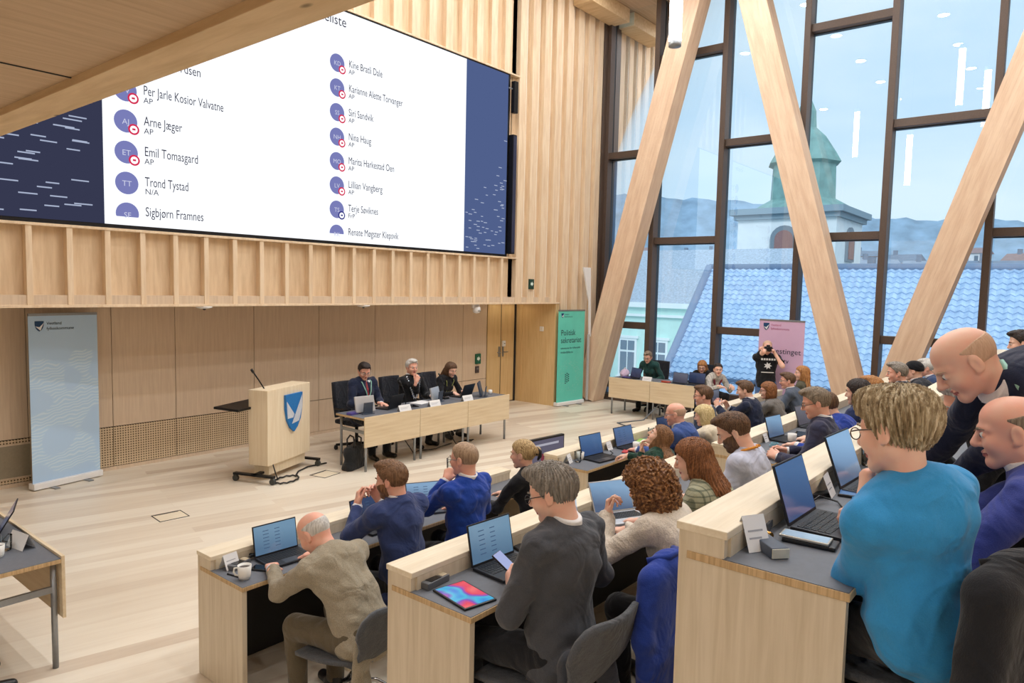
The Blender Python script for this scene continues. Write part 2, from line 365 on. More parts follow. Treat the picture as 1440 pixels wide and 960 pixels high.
def hair_field(kind, hc, R, s, vox, U, back, seed=1):
    """hair as one solid with strand ridges, in the head's own frame"""
    ext = {'long': .48, 'longwavy': .48, 'bob': .24, 'curly': .27}.get(kind, .18)
    lo = hc-np.array([.2, .22, ext])*s; hi = hc+np.array([.2, .2, .19])*s
    if kind in ('long', 'longwavy'):
        e = hc+back*.1-U*.42; lo = np.minimum(lo, e-.12); hi = np.maximum(hi, e+.12)
    F = Field(lo, hi, vox); x, y, z = np.meshgrid(*F.ax, indexing='ij', sparse=True)
    p = [x-hc[0], y-hc[1], z-hc[2]]; X, Y, Z = [(p[0]*float(R[0][i])+p[1]*float(R[1][i])+p[2]*float(R[2][i]))/s for i in range(3)]
    def E(c, r):
        a, b, c_ = (X-c[0])/r[0], (Y-c[1])/r[1], (Z-c[2])/r[2]; k0 = np.sqrt(a*a+b*b+c_*c_); k1 = np.sqrt((a/r[0])**2+(b/r[1])**2+(c_/r[2])**2); return k0*(k0-1)/(k1+1e-6)
    def sm(a, b, k):
        h = np.maximum(k-np.abs(a-b), 0)/k; return np.minimum(a, b)-h*h*k*.25
    t = {'short': .010, 'crop': .005, 'bald': .0018, 'fluffy': .012, 'messy': .011, 'bun': .008, 'long': .014, 'longwavy': .016, 'bob': .018, 'curly': .04, 'side': .014, 'cap': .012}[kind]
    d = sm(E((0, -.014, .028), (.077+t, .097+t, .088+t)), E((0, .016, .05), (.066+t, .068+t*.7, .058+t)), .03)
    ys = [-.16, -.06, -.035, -.012, .012, .03, .055, .075, .10, .16]
    zs = {'bald': [-.075, -.07, -.06, .03, .045, .2, .2, .2, .2, .2], 'cap': [-.02, -.01, 0, .01, .02, .03, .045, .055, .06, .06]}.get(kind, [-.085, -.075, -.062, .022, -.008, .03, .062, .080, .092, .10])
    if kind == 'fluffy': zs = [-.07, -.06, -.045, -.03, -.02, .01, .045, .06, .07, .085]
    if kind in ('long', 'longwavy', 'bob', 'curly'): zs = [-.11, -.095, -.08, -.05, -.03, .01, .045, .062, .07, .085]
    if kind == 'bun': zs = [-.07, -.06, -.04, .02, .01, .03, .055, .07, .08, .09]
    f = np.interp(Y, ys, zs).astype(np.float32); d = np.maximum(d, (f-Z)*.8)
    if kind == 'bald':
        d = np.maximum(d, (Z-np.interp(Y, [-.12, -.05, .03], [.055, .06, .05])))
    if kind in ('short', 'messy', 'side', 'fluffy'):
        d = sm(d, np.maximum(E((.0, .035, .108), (.062, .075, .022+t*.5)), (.05-Z)), .02)
    if kind == 'fluffy':
        d = sm(d, E((0, -.062, .052), (.084, .062, .068)), .04); d = sm(d, np.maximum(E((0, .035, .088), (.078, .062, .036)), .035-Z), .03)
    if kind == 'bob':
        d = sm(d, np.maximum(E((0, -.028, -.05), (.103, .095, .115)), np.maximum(Y-(.045-.0*Z), -.145-Z)), .03)
    if kind == 'curly':
        d = sm(d, np.maximum(E((0, -.035, -.04), (.135, .125, .15)), Y-.052), .03)
    if kind == 'bun':
        d = sm(d, E((0, -.135, .02), (.036, .032, .04)), .012)
    if kind in ('long', 'longwavy'):
        d = sm(d, np.maximum(E((0, -.03, -.05), (.098, .092, .13)), Y-.04), .03)
    F.D[:] = d*s
    if kind in ('long', 'longwavy'):
        for q in (-1, 0, 1):
            a = hc+R @ (np.array([q*.05, -.07, -.06])*s); b = hc+R @ (np.array([q*.055, -.085, -.2])*s); b = .5*b+.5*(hc-U*.22+back*.075+R[:, 0]*q*.055); e = hc-U*.40+back*.085+R[:, 0]*q*.05
            F.cone(a, b, .048*s, .052*s, .03); F.cone(b, e, .052*s, .02*s, .03)
    rr = np.random.RandomState(seed); ang = np.arctan2(X, Y+.03+1e-4); hgt = Z
    if kind == 'curly':
        F.D += (.0075*(np.sin(95*X+8*np.sin(40*Z))*np.sin(90*Z+7*np.sin(38*Y))+.8*np.sin(85*Y+6*np.sin(50*X)))).astype(np.float32)
    elif kind != 'cap':
        am = {'crop': .0008, 'bald': .0004, 'fluffy': .005, 'messy': .0042, 'bob': .003, 'long': .0035, 'longwavy': .0045}.get(kind, .0025)
        sw = {'fluffy': 36, 'messy': 38}.get(kind, 52); wv = 5 if kind == 'longwavy' else 1.5
        q = sw*ang+wv*np.sin(22*hgt)+3*np.sin(31*X+17*hgt+seed)
        F.D += (am*(np.sin(q)+.6*np.sin(2.3*q+11*hgt+seed))).astype(np.float32)
    return F
SHOE = plain('shoe_leather', srgb(28, 26, 26), .35); BLACKP = plain('black_plastic', srgb(26, 27, 30), .4)
WHITEC = fabric('white_cotton', srgb(238, 238, 240), .04, 300)
def person(label, head, yaw, floor, s=1.0, fem=False, look=(0, 15, 0), hair='short', hm=None, skin=None, top='jacket', tm=None, shirt=None, tie=None, legs=None, hands=None,
           q=1.0, glasses=None, stand=False, lanyard=None, sl=0, seat=.46, bulk=1.0, jaw=1.0, nose=1.0, brow=None, open_mouth=False, chain=None, hipz=None, seed=1, bag=None, cuff=True, group=None, shin=0, flap=False, beard=None, skirt=None, noleg=False, neck=0.0, ts=1.0):
    """a whole figure; head = world point between the eyes' level and the ears, yaw = the way the trunk faces (0 is +Y, turning left is positive)"""
    skin = skin or SKIN; shirt = shirt or (WHITEC if top == 'jacket' else None); legs = legs or MT['suit_black']
    yr = math.radians(yaw); hipz = hipz if hipz is not None else ((.93*s) if stand else seat+.075*s); a1, a2, nk, up = .24*s*ts, .30*s*ts, .06*s+neck, .09*s
    ry, rp, rr = [math.radians(v) for v in look]
    R = rotm('z', ry) @ rotm('x', -rp) @ rotm('y', rr)
    def spine(l):
        sa = math.radians(sl)
        def d(a): return nrm([math.sin(sa)*math.cos(a), math.sin(a), math.cos(sa)*math.cos(a)])
        U1, U2 = d(l*.75), d(min(l*1.25, l+.35)); Wp = U1*a1; Nb = Wp+U2*a2; hc = Nb+nrm(U2*.6+R[:, 2]*.4)*nk+R[:, 2]*up+R[:, 1]*.018*s
        return U1, U2, Wp, Nb, hc
    want = head[2]-floor-hipz; l = 0.0
    while spine(l)[4][2] > want and l < 1.35: l += .01
    if not stand and l > .5:   # a rounded back sits lower than a straight one
        k_ = max(.80, 1-(l-.5)*.45); a1 *= k_; a2 *= k_; l = 0.0
        while spine(l)[4][2] > want and l < 1.35: l += .01
    U1, U2, Wp, Nb, hc = spine(l); dz = want-hc[2]
    cy, sy = math.cos(yr), math.sin(yr); H0 = np.array([0, 0, hipz+dz])
    root = thing('person', label, 'person', (head[0]-(cy*hc[0]-sy*hc[1]), head[1]-(sy*hc[0]+cy*hc[1]), floor), yr, group)
    ox, oy = root.location.x, root.location.y
    def loc(p): dx, dy = p[0]-ox, p[1]-oy; return np.array([cy*dx+sy*dy, -sy*dx+cy*dy, p[2]-floor])
    H, Wp, Nb, hc = H0, H0+Wp, H0+Nb, H0+hc
    rt = np.array([1.0, 0, 0]); rt = nrm(rt-U2*(rt@U2)); Fw = np.cross(U2, rt); F1 = np.cross(U1, nrm(rt-U1*(rt@U1)))
    sw = (.150 if fem else .178)*s*(.6+.4*bulk); b = bulk*(.92 if fem else 1.0)
    Sh = {q_: Nb-U2*.055*s+rt*q_*sw+Fw*.005 for q_ in (-1, 1)}
    arms = {}
    for q_, nm in ((-1, 'L'), (1, 'R')):
        h = (hands or {}).get(nm)
        if h is None:
            wpt = H+np.array([q_*.13, .33, .10])*s if not stand else H+np.array([q_*.25, .08, -.12])*s; fd = np.array([-q_*.25, .95, -.1]) if not stand else np.array([0, .15, -1.]); nn = np.array([0, 0, -1.]) if not stand else np.array([-q_, 0, 0.]); kw = {}
        else:
            def dr(v): return np.array([cy*v[0]+sy*v[1], -sy*v[0]+cy*v[1], v[2]])
            fd = nrm(dr(h[1])); nn = dr(h[2]); wpt = loc(h[0])-fd*.09*s; kw = h[3] if len(h) > 3 else {}
        kw = dict(kw); pole = kw.pop('pole', (q_*.55, -.35, -.75)); el = kw.pop('elbow', None)
        if el is not None: pole = loc(el)-(Sh[q_]+wpt)/2
        E_, wpt = ik(Sh[q_], wpt, .29*s, .255*s, pole); arms[q_] = (E_, wpt, fd, nn, kw)
    # legs
    hip = {q_: H+np.array([q_*.088*s, .0, -.005]) for q_ in (-1, 1)}; kn = {}; an = {}
    for q_ in (-1, 1):
        if stand: kn[q_] = np.array([q_*.10*s, .03+(.0 if q_ > 0 else .05), H[2]*.53]); an[q_] = np.array([q_*.11*s, -.03+(.0 if q_ > 0 else .06), .085])
        else:
            kn[q_] = hip[q_]+np.array([q_*.065, .405*s, -.02]); kn[q_][2] = min(kn[q_][2], .50*s+.02); an[q_] = np.array([q_*.13*s, kn[q_][1]-.02+shin, .085])
    # ---- skin: trunk, head and neck, hands
    vx = .0085*q if q < 1 else .0072
    tr = Field(np.array([-.42, -.5, 0])*s+[0, 0, 0], np.array([.42, .75, 1.05 if not stand else 1.7])*s, .024)
    if stand: tr = Field(np.array([-.42, -.45, .0])*s, np.array([.42, .8, 1.75])*s, .026)
    tr.ell(H+U1*.02, (.13*b*s, .095*b*s, .11*s)).ell(Wp-U1*.06, (.12*b*s, .085*b*s, .12*s), k=.05).ell(Wp+U2*.13*s, (.14*b*s, .09*b*s, .15*s), k=.05).cone(Sh[-1], Sh[1], .035*s, .035*s, .04).cone(Nb-U2*.08*s, Nb, .06*s, .05*s, .03)
    for q_ in (-1, 1):
        E_, wpt = arms[q_][:2]; tr.cone(Sh[q_], E_, .038*s, .033*s, .02).cone(E_, wpt, .033*s, .024*s, .02)
        if not noleg: tr.cone(hip[q_], kn[q_], .066*s, .046*s, .03).cone(kn[q_], an[q_], .045*s, .032*s, .02)
    blocks = [tr, head_field(hc, R, s, .0042*q, fem, jaw, nose, nb=Nb, open_mouth=open_mouth)]
    for q_ in (-1, 1):
        E_, wpt, fd, nn, kw = arms[q_]; far = wpt+fd*.19*s; lo = np.minimum(wpt, far)-.075; hi = np.maximum(wpt, far)+.075
        if top == 'tee': lo = np.minimum(lo, np.minimum(E_, Sh[q_])-.07); hi = np.maximum(hi, np.maximum(E_, Sh[q_])+.07)
        hf = Field(lo, hi, .0042*q if top != 'tee' else .008); hand(hf, wpt, fd, nn, q_, s*(.92 if fem else 1.0), **kw)
        hf.cone(wpt-nrm(wpt-E_)*(.06 if top != 'tee' else .25)*s, wpt, .028*s if top != 'tee' else .042*s, .025*s, .015)
        if top == 'tee': hf.cone(Sh[q_], E_, .05*s, .043*s, .02)
        blocks.append(hf)
    P0 = hc; lipc = [hc+R @ (np.array([0, .098, z])*s) for z in (-.060, -.071)]
    def mf(c):
        l = (c-hc) @ R/s; m = (abs(l[:, 0]) < .023) & (l[:, 1] > .085) & (l[:, 2] < -.0545) & (l[:, 2] > -.0775); return np.where(m & (abs(l[:, 0]) < .025-.9*abs(l[:, 2]+.066)), 1, 0)
    body = mesh_from('body', blocks, [skin, LIPS], root, mf)
    # ---- garment for the trunk
    g = Field(np.minimum.reduce([H-.28*s, Sh[-1]-.12, Sh[1]-.12, arms[-1][0]-.09, arms[1][0]-.09, arms[-1][1]-.07, arms[1][1]-.07, Nb-.1])-[0, .05, .12], np.maximum.reduce([H+.25*s, Sh[-1]+.12, Sh[1]+.12, arms[-1][0]+.09, arms[1][0]+.09, arms[-1][1]+.07, arms[1][1]+.07, Nb+.1]), vx)
    th = {'jacket': .012, 'sweater': .010, 'blouse': .012, 'tee': .006, 'shirt': .008}[top]
    def trunk(g, o):
        g.ell(H+U1*.03*s, ((.155 if not fem else .17)*b*s+o, .125*b*s+o, .13*s+o), k=.04)
        g.ell(Wp-U1*.07*s+F1*.005, ((.148 if not fem else .138)*b*s+o, .112*b*s+o, .15*s+o), k=.08)
        Q = np.stack([rt, Fw, U2], 1)
        g.ell(Wp+U2*.12*s+Fw*.004, ((.160 if not fem else .142)*b*s+o, .112*b*s+o, .18*s+o), Q, k=.08)
        g.ell(Wp+U2*.20*s-Fw*.022*s, (.150*b*s+o, .085*b*s+o, .11*s+o), Q, k=.06)
        g.cone(Sh[-1], Sh[1], .048*s+o, .048*s+o, .05)
        for q_ in (-1, 1):
            g.cone(Sh[q_], Nb-U2*.005, .046*s+o*.6, .05*s+o*.5, .05)
            if fem: g.ell(Wp+U2*.13*s+Fw*.085*s+rt*q_*.062*s, (.06*s, .055*s, .06*s), k=.05)
    trunk(g, th)
    if top == 'jacket':
        g.ell(H-U1*.04*s-F1*.01, (.178*b*s, .145*b*s, .11*s), k=.06)
        if stand: g.cone(H, H-np.array([0, -.03, .14]), .165*s, .175*s, .06, flat=(np.array([0, 1., 0]), .72))
        g.cone(Nb-U2*.04, Nb+U2*.030*s-Fw*.008, .088*s, .079*s, .02, cut=[(Nb+U2*.030*s, nrm(U2-Fw*.35))])
        g.cone(Nb+U2*.05*s+Fw*.12*s, Wp-U1*.01+Fw*.155*b*s, .055*s, .004, .008, 's')
    elif top in ('sweater', 'blouse', 'shirt', 'tee'): g.ell(H-U1*.035*s-F1*.01, (.176*b*s, .142*b*s, .10*s), k=.05)
    if flap:
        for q_ in (-1, 1): g.cone(H+np.array([q_*.13*s, -.13, .03]), H+np.array([q_*.17*s, -.17, -.28]), .05, .075, .05, flat=(np.array([0, 1., 0]), .45))
    for q_ in (-1, 1):
        E_, wpt = arms[q_][:2]; u = nrm(wpt-E_)
        if top == 'tee':
            e = Sh[q_]+(E_-Sh[q_])*.62; g.cone(Sh[q_], Sh[q_]+(E_-Sh[q_])*.9, .058*s, .066*s, .05, cut=[(e, nrm(E_-Sh[q_]))])
        else:
            wd = {'jacket': 1.0, 'sweater': .95, 'blouse': 1.12, 'shirt': .95}[top]*(.88 if fem else 1.0)*(.5+.5*bulk)
            g.cone(Sh[q_]+U2*.006, E_, .066*s*wd, .056*s*wd, .03); ce = wpt-u*.005*s if top != 'jacket' else wpt-u*.02*s
            g.cone(E_, wpt+u*.05, .057*s*wd, .036*s*(1.05 if top != 'blouse' else 1.0), .03, cut=[(ce, u)])
    g.wave({'jacket': .009, 'sweater': .009, 'blouse': .010, 'tee': .008, 'shirt': .011}[top], 26, seed); g.wave(.0045, 62, seed+9)
    if top == 'jacket':   # the seam down the back
        g.cone(Nb-Fw*.135*b*s, H-F1*.175*b*s+U1*.02, .003, .003, .006, 's')
    mesh_from({'jacket': 'jacket', 'sweater': 'sweater', 'blouse': 'blouse', 'tee': 't_shirt', 'shirt': 'shirt'}[top], [g], tm, root)
    if top == 'jacket' and shirt:
        f = Field(Nb-np.array([.17, .25, .36])*s, Nb+np.array([.17, .3, .09])*s, vx); trunk(f, -.004); x, y, z = np.meshgrid(*f.ax, indexing='ij', sparse=True); f.D = np.maximum(f.D, (.03-((x-Nb[0])*Fw[0]+(y-Nb[1])*Fw[1]+(z-Nb[2])*Fw[2])).astype(np.float32))
        f.cone(Nb-U2*.02, Nb+U2*.064*s-Fw*.006, .075*s, .068*s, .02, cut=[(Nb+U2*.058*s-Fw*.006, nrm(U2-Fw*.30))])
        bl = [f]
        for q_ in (-1, 1):
            E_, wpt = arms[q_][:2]; u = nrm(wpt-E_); c = Field(wpt-.075, wpt+.075, vx*.8); c.cone(wpt-u*.045, wpt+u*.03, .036*s, .034*s, cut=[(wpt+u*.002, u)]); 
            if cuff: mesh_from('cuff', [c], shirt, root)
        mesh_from('shirt', bl, shirt, root)
    elif top in ('shirt',):
        f = Field(Nb-.13, Nb+.13, vx); f.cone(Nb-U2*.02, Nb+U2*.045*s, .082*s, .070*s, .02, cut=[(Nb+U2*.042*s, nrm(U2-Fw*.3))]); mesh_from('collar', [f], tm, root)
    if tie:
        a = Nb+Fw*.066*s+U2*.005; e = Wp+Fw*.125*b*s+U2*.02; f = Field(np.minimum(a, e)-.09, np.maximum(a, e)+.09, .006)
        m_ = a*.5+e*.5+Fw*.022*s; f.cone(a, m_, .014, .022, .01, flat=(Fw, .45)).cone(m_, e, .022, .03, .01, flat=(Fw, .4)).ell(a, (.019, .014, .02), k=.008); mesh_from('tie', [f], tie, root)
    def strap(nm, mt, wdt=.009, drop=.0, pend=None):
        m_ = MB(); o = {-1: [], 1: []}
        for q_ in (-1, 1):
            pts = [Nb-Fw*.088*s+U2*.03*s+rt*q_*.02, Nb+rt*q_*.094*s+U2*.022*s-Fw*.01, Nb+rt*q_*.084*s+Fw*.098*s-U2*.03*s, Wp+U2*.14*s+Fw*(.142*b*s)+rt*q_*.045, Wp+U2*.02+Fw*(.150*b*s+drop)+rt*q_*.006]
            m_.tube(pts, wdt, 6)
        ob = m_.build(nm, mt, root)
        if pend:
            k = MB(); c = Wp-U1*.0+Fw*(.16*b*s+drop); k.box((-.035, -.004, -.10), (.035, .004, .0), 0, .003, Matrix.Translation(Vector(c))); k.build('badge', pend, root)
    if lanyard: strap('lanyard', lanyard[0], lanyard[1], pend=lanyard[2] if len(lanyard) > 2 else None)
    if chain:
        for q_ in (-1, 1):
            P_ = [Nb+rt*q_*.13*s+Fw*.035*s+U2*.01*s, Wp+U2*.17*s+Fw*.142*s+rt*q_*.10, Wp+U2*.0+Fw*.160*s+rt*q_*.02]
            m_ = MB()
            for k in range(11):
                t = k/10; p = (P_[0]*(1-t)+P_[1]*t)*(1-t)+(P_[1]*(1-t)+P_[2]*t)*t+Fw*.018; m_.lathe([(.0, -.004), (.021, -.003), (.021, .003), (0, .004)], n=10); n0 = 40
                Mx = Matrix(np.stack([rt, U2, Fw], 1).tolist()); 
                for ii in range(len(m_.v)-40, len(m_.v)): v_ = Mx @ Vector(m_.v[ii])+Vector(p); m_.v[ii] = tuple(v_)
            m_.build('chain_of_office', chain, root)
    # ---- legs
    if not noleg:
        f = Field(np.minimum.reduce([H-.24*s, an[-1]-.1, an[1]-.1, kn[-1]-.1, kn[1]-.1]), np.maximum.reduce([H+.2*s, kn[-1]+.12, kn[1]+.12, an[1]+.1, an[-1]+.1]), max(vx, .011))
        f.ell(H+U1*.01, (.165*b*s, .125*b*s, .12*s), k=.03)
        for q_ in (-1, 1):
            f.cone(hip[q_], kn[q_], .092*s*b, .067*s, .04); f.cone(kn[q_], an[q_]-np.array([0, 0, .05]), .064*s, .052*s, .03, cut=[(an[q_]-np.array([0, 0, .02]), (0, 0, -1.))])
        if skirt: f.cone(hip[-1]*.5+hip[1]*.5, kn[-1]*.5+kn[1]*.5+np.array([0, .03, -.06]), .17*s, .15*s, .05, flat=(np.array([0, 0, 1.]), .62))
        f.wave(.006, 26, seed+3); mesh_from('trousers' if not skirt else 'skirt', [f], legs, root)
        for q_ in (-1, 1):
            a = an[q_]; f = Field(a-np.array([.075, .12, .1]), a+np.array([.075, .24, .08]), .008); fo = np.array([q_*.035, 0, 0])
            f.cone(a-np.array([0, .025, .043]), a+fo+np.array([0, .15*s, -.052]), .040*s, .033*s, .02, cut=[(a-[0, 0, .082], (0, 0, -1.))]).cone(a+np.array([0, -.01, .01]), a+np.array([0, .03, -.04]), .044*s, .040*s, .03)
            mesh_from('shoe', [f], SHOE, root)
    # ---- hair, eyes, brows, glasses
    back = -Fw-.15*U2
    if hair: mesh_from('hair' if hair != 'cap' else 'knit_cap', [hair_field(hair, hc, R, s, .0048*q if q < 1 else .0058, U2, back, seed)], hm, root)
    P = lambda x, y, z: hc+R @ (np.array([x, y, z])*s)
    for e in (-1, 1):
        m_ = MB(); m_.lathe([(.0115*math.sin(pi*t/8), -.0115*math.cos(pi*t/8)) for t in range(9)], n=12); m_.m = [1 if sum(m_.v[i][2] for i in f_)/len(f_) > .0085 else 0 for f_ in m_.f]
        g_ = nrm(R @ np.array([0, 1, -.25])); Mx = Vector(g_).to_track_quat('Z', 'Y').to_matrix()
        m_.v = [tuple(Mx @ Vector(v_)*s+Vector(P(e*.031, .0865, .002))) for v_ in m_.v]; m_.build('eye', [EYEW, IRIS], root)
        if brow is not False:
            f = Field(P(e*.031, .095, .022)-.035*s, P(e*.031, .095, .022)+.035*s, .0035); f.cone(P(e*.014, .1015, .021), P(e*.034, .0985, .027), .0042*s, .0042*s, .004).cone(P(e*.034, .0985, .027), P(e*.052, .080, .021), .0042*s, .0024*s, .004); mesh_from('eyebrow', [f], brow or hm or SKINR, root)
    if beard:
        f = Field(hc-.15*s, hc+.15*s, .006); hf = head_field(hc, R, s, .006, fem, jaw, nose, nb=Nb); f = hf
        x, y, z = np.meshgrid(*f.ax, indexing='ij', sparse=True); p = [x-hc[0], y-hc[1], z-hc[2]]; X, Y, Z = [(p[0]*float(R[0][i])+p[1]*float(R[1][i])+p[2]*float(R[2][i]))/s for i in range(3)]
        f.D = np.maximum(f.D-.0035, np.maximum(Z+np.interp(np.abs(X), [0, .025, .045, .08], [.050, .045, .035, -.0]), np.maximum(.005-Y, -.125-Z))); mesh_from('beard', [f], beard, root)
    if glasses:
        m_ = MB()
        for e in (-1, 1):
            m_.tube([P(e*.032+.024*math.cos(t*pi/8), .112-.0, -.001+.018*math.sin(t*pi/8)) for t in range(17)], .0019*s, 6, caps=False)
            m_.tube([P(e*.056, .111, .006), P(e*.078, .07, .008), P(e*.083, .0, .006), P(e*.082, -.02, -.012)], .0022*s, 6)
        m_.tube([P(-.009, .112, .004), P(0, .115, .006), P(.009, .112, .004)], .0018*s, 6); m_.build('glasses', glasses, root)
    root['_dbg'] = [float(math.degrees(l)), float(dz)]
    return root
MT = {}
def suit(n, *c, **k): MT[n] = fabric(n, srgb(*c), **k)
suit('suit_black', 30, 31, 35); suit('suit_navy', 34, 42, 66); suit('suit_blue', 40, 62, 128); suit('suit_royal', 30, 66, 158); suit('suit_grey', 74, 76, 82); suit('suit_charcoal', 50, 53, 60)
# ---------------------------------------------------------------- timber and other setting materials
W_SLAT = wood('slat_pine', srgb(238, 216, 186), srgb(220, 192, 158), 'Z', 9, .55)
W_BACKING = wood('slat_backing', srgb(232, 206, 172), srgb(212, 182, 146), 'Z', 9, .6)
W_PANEL = wood('oak_panel', srgb(222, 200, 174), srgb(208, 184, 158), 'Z', 26, .5)
W_DOOR = wood('door_oak', srgb(226, 196, 146), srgb(210, 176, 124), 'Z', 26, .45)
W_DESK = wood('desk_ash', srgb(226, 212, 188), srgb(208, 192, 164), 'Z', 18, .45)
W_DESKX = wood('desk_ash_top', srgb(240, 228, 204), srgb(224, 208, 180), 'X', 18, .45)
W_PLY = wood('ply_edge', srgb(214, 184, 140), srgb(176, 144, 102), 'Z', 60, .6)
W_GLULAM = wood('glulam', srgb(234, 206, 178), srgb(216, 182, 152), 'Z', 7, .6, knots=True)
W_SOFFIT = wood('soffit_veneer', srgb(208, 180, 146), srgb(190, 160, 126), 'X', 16, .6)
W_EDGE = wood('soffit_edge_beam', srgb(232, 204, 162), srgb(212, 180, 134), 'Y', 9, .6, knots=True)
W_LECT = wood('lectern_birch', srgb(240, 224, 196), srgb(228, 208, 174), 'Z', 22, .5)
W_TABLE = wood('table_birch', srgb(230, 212, 180), srgb(216, 194, 158), 'X', 16, .5)
LINO = plain('desk_linoleum', srgb(104, 108, 116), .55, 0, .05)
BRONZE = plain('bronze_frame', srgb(88, 72, 62), .5, .1, .08); GASKET = plain('frame_gasket', srgb(28, 32, 38), .5)
CHROME = plain('chrome', srgb(205, 207, 212), .18, 1.0, .02); STEEL = plain('grey_steel', srgb(150, 154, 158), .38, .7, .03); BLACKM = plain('black_metal', srgb(24, 24, 27), .45, .4)
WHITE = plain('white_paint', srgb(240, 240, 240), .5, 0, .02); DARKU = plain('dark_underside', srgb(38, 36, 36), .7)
def planks(name, ang, w, ln, c1, c2, c3):
    m, nt, b = newmat(name); tc = N(nt, 'ShaderNodeTexCoord'); mp = N(nt, 'ShaderNodeMapping'); mp.inputs['Rotation'].default_value = (0, 0, ang)
    nt.links.new(tc.outputs['Object'], mp.inputs[0])
    br = N(nt, 'ShaderNodeTexBrick', offset=.37, squash=1.0); nt.links.new(mp.outputs[0], br.inputs['Vector'])
    for k, v in (('Scale', 1.0), ('Mortar Size', .0015), ('Mortar Smooth', .1), ('Brick Width', ln), ('Row Height', w), ('Bias', 0.0)): br.inputs[k].default_value = v
    br.inputs['Color1'].default_value = (0, 0, 0, 1); br.inputs['Color2'].default_value = (1, 1, 1, 1); br.inputs['Mortar'].default_value = (.35, .35, .35, 1)
    m2 = N(nt, 'ShaderNodeMapping'); m2.inputs['Rotation'].default_value = (0, 0, ang); m2.inputs['Scale'].default_value = (.9, 1, 1); nt.links.new(tc.outputs['Object'], m2.inputs[0])
    m3 = N(nt, 'ShaderNodeMapping'); m3.inputs['Scale'].default_value = (.8, 9, 1); nt.links.new(m2.outputs[0], m3.inputs[0])
    no = N(nt, 'ShaderNodeTexNoise', i_Scale=1.5, i_Detail=5.0, i_Roughness=.6); nt.links.new(m3.outputs[0], no.inputs['Vector'])
    ad = N(nt, 'ShaderNodeMath', operation='MULTIPLY_ADD'); nt.links.new(br.outputs['Color'], ad.inputs[0]); ad.inputs[1].default_value = .55
    ml = N(nt, 'ShaderNodeMath', operation='MULTIPLY'); nt.links.new(no.outputs['Fac'], ml.inputs[0]); ml.inputs[1].default_value = .55; nt.links.new(ml.outputs[0], ad.inputs[2])
    r = ramp(nt, [(.15, c1), (.45, c2), (.78, c3)]); nt.links.new(ad.outputs[0], r.inputs[0]); nt.links.new(r.outputs[0], b.inputs['Base Color'])
    b.inputs['Roughness'].default_value = .38; b.inputs['Specular IOR Level'].default_value = .4
    bp = N(nt, 'ShaderNodeBump', i_Strength=.05, i_Distance=.002); nt.links.new(no.outputs['Fac'], bp.inputs['Height']); nt.links.new(bp.outputs[0], b.inputs['Normal'])
    MATS[name] = m; return m
FLOORM = planks('floor_planks', math.radians(14), .16, 2.6, srgb(206, 188, 168), srgb(224, 210, 190), srgb(238, 228, 210))
def glassmat():
    m, nt, b = newmat('window_glass'); nt.nodes.remove(b)
    t = N(nt, 'ShaderNodeBsdfTransparent'); t.inputs[0].default_value = (.90, .955, .985, 1); g = N(nt, 'ShaderNodeBsdfGlossy'); g.inputs['Roughness'].default_value = .0; g.inputs[0].default_value = (.9, .95, 1, 1)
    f = N(nt, 'ShaderNodeFresnel', i_IOR=1.85); mx = N(nt, 'ShaderNodeMixShader'); nt.links.new(f.outputs[0], mx.inputs[0]); nt.links.new(t.outputs[0], mx.inputs[1]); nt.links.new(g.outputs[0], mx.inputs[2])
    nt.links.new(mx.outputs[0], nt.nodes['Material Output'].inputs[0]); return m
GLASS = glassmat()
# ---------------------------------------------------------------- room shell
XW = 13.95; CEIL = 8.6
S = lambda mb, n, m: struct(mb.build(n, m))
S(MB().box((-6, -5, -.3), (14.2, 9.9, 0)), 'floor', FLOORM)
mb = MB().box((2.02, -.55, 0.002), (12.75, 2.44, .40)); S(mb, 'floor_tier_lower', FLOORM)
mb = MB().box((2.02, -.55, .402), (12.75, .985, .94)); S(mb, 'floor_tier_middle', FLOORM)
mb = MB().box((-5.9, -4.9, .002), (12.75, -.56, 1.45)); S(mb, 'floor_tier_upper', FLOORM)
S(MB().box((-6, -5, CEIL), (14.2, 9.9, CEIL+.2)), 'ceiling', W_SOFFIT)
S(MB().box((-6.2, -5, 0), (-6, 9.9, CEIL)), 'wall_left', W_PANEL); S(MB().box((-6, -5.2, 0), (14.2, -5, CEIL)), 'wall_rear', W_PANEL)
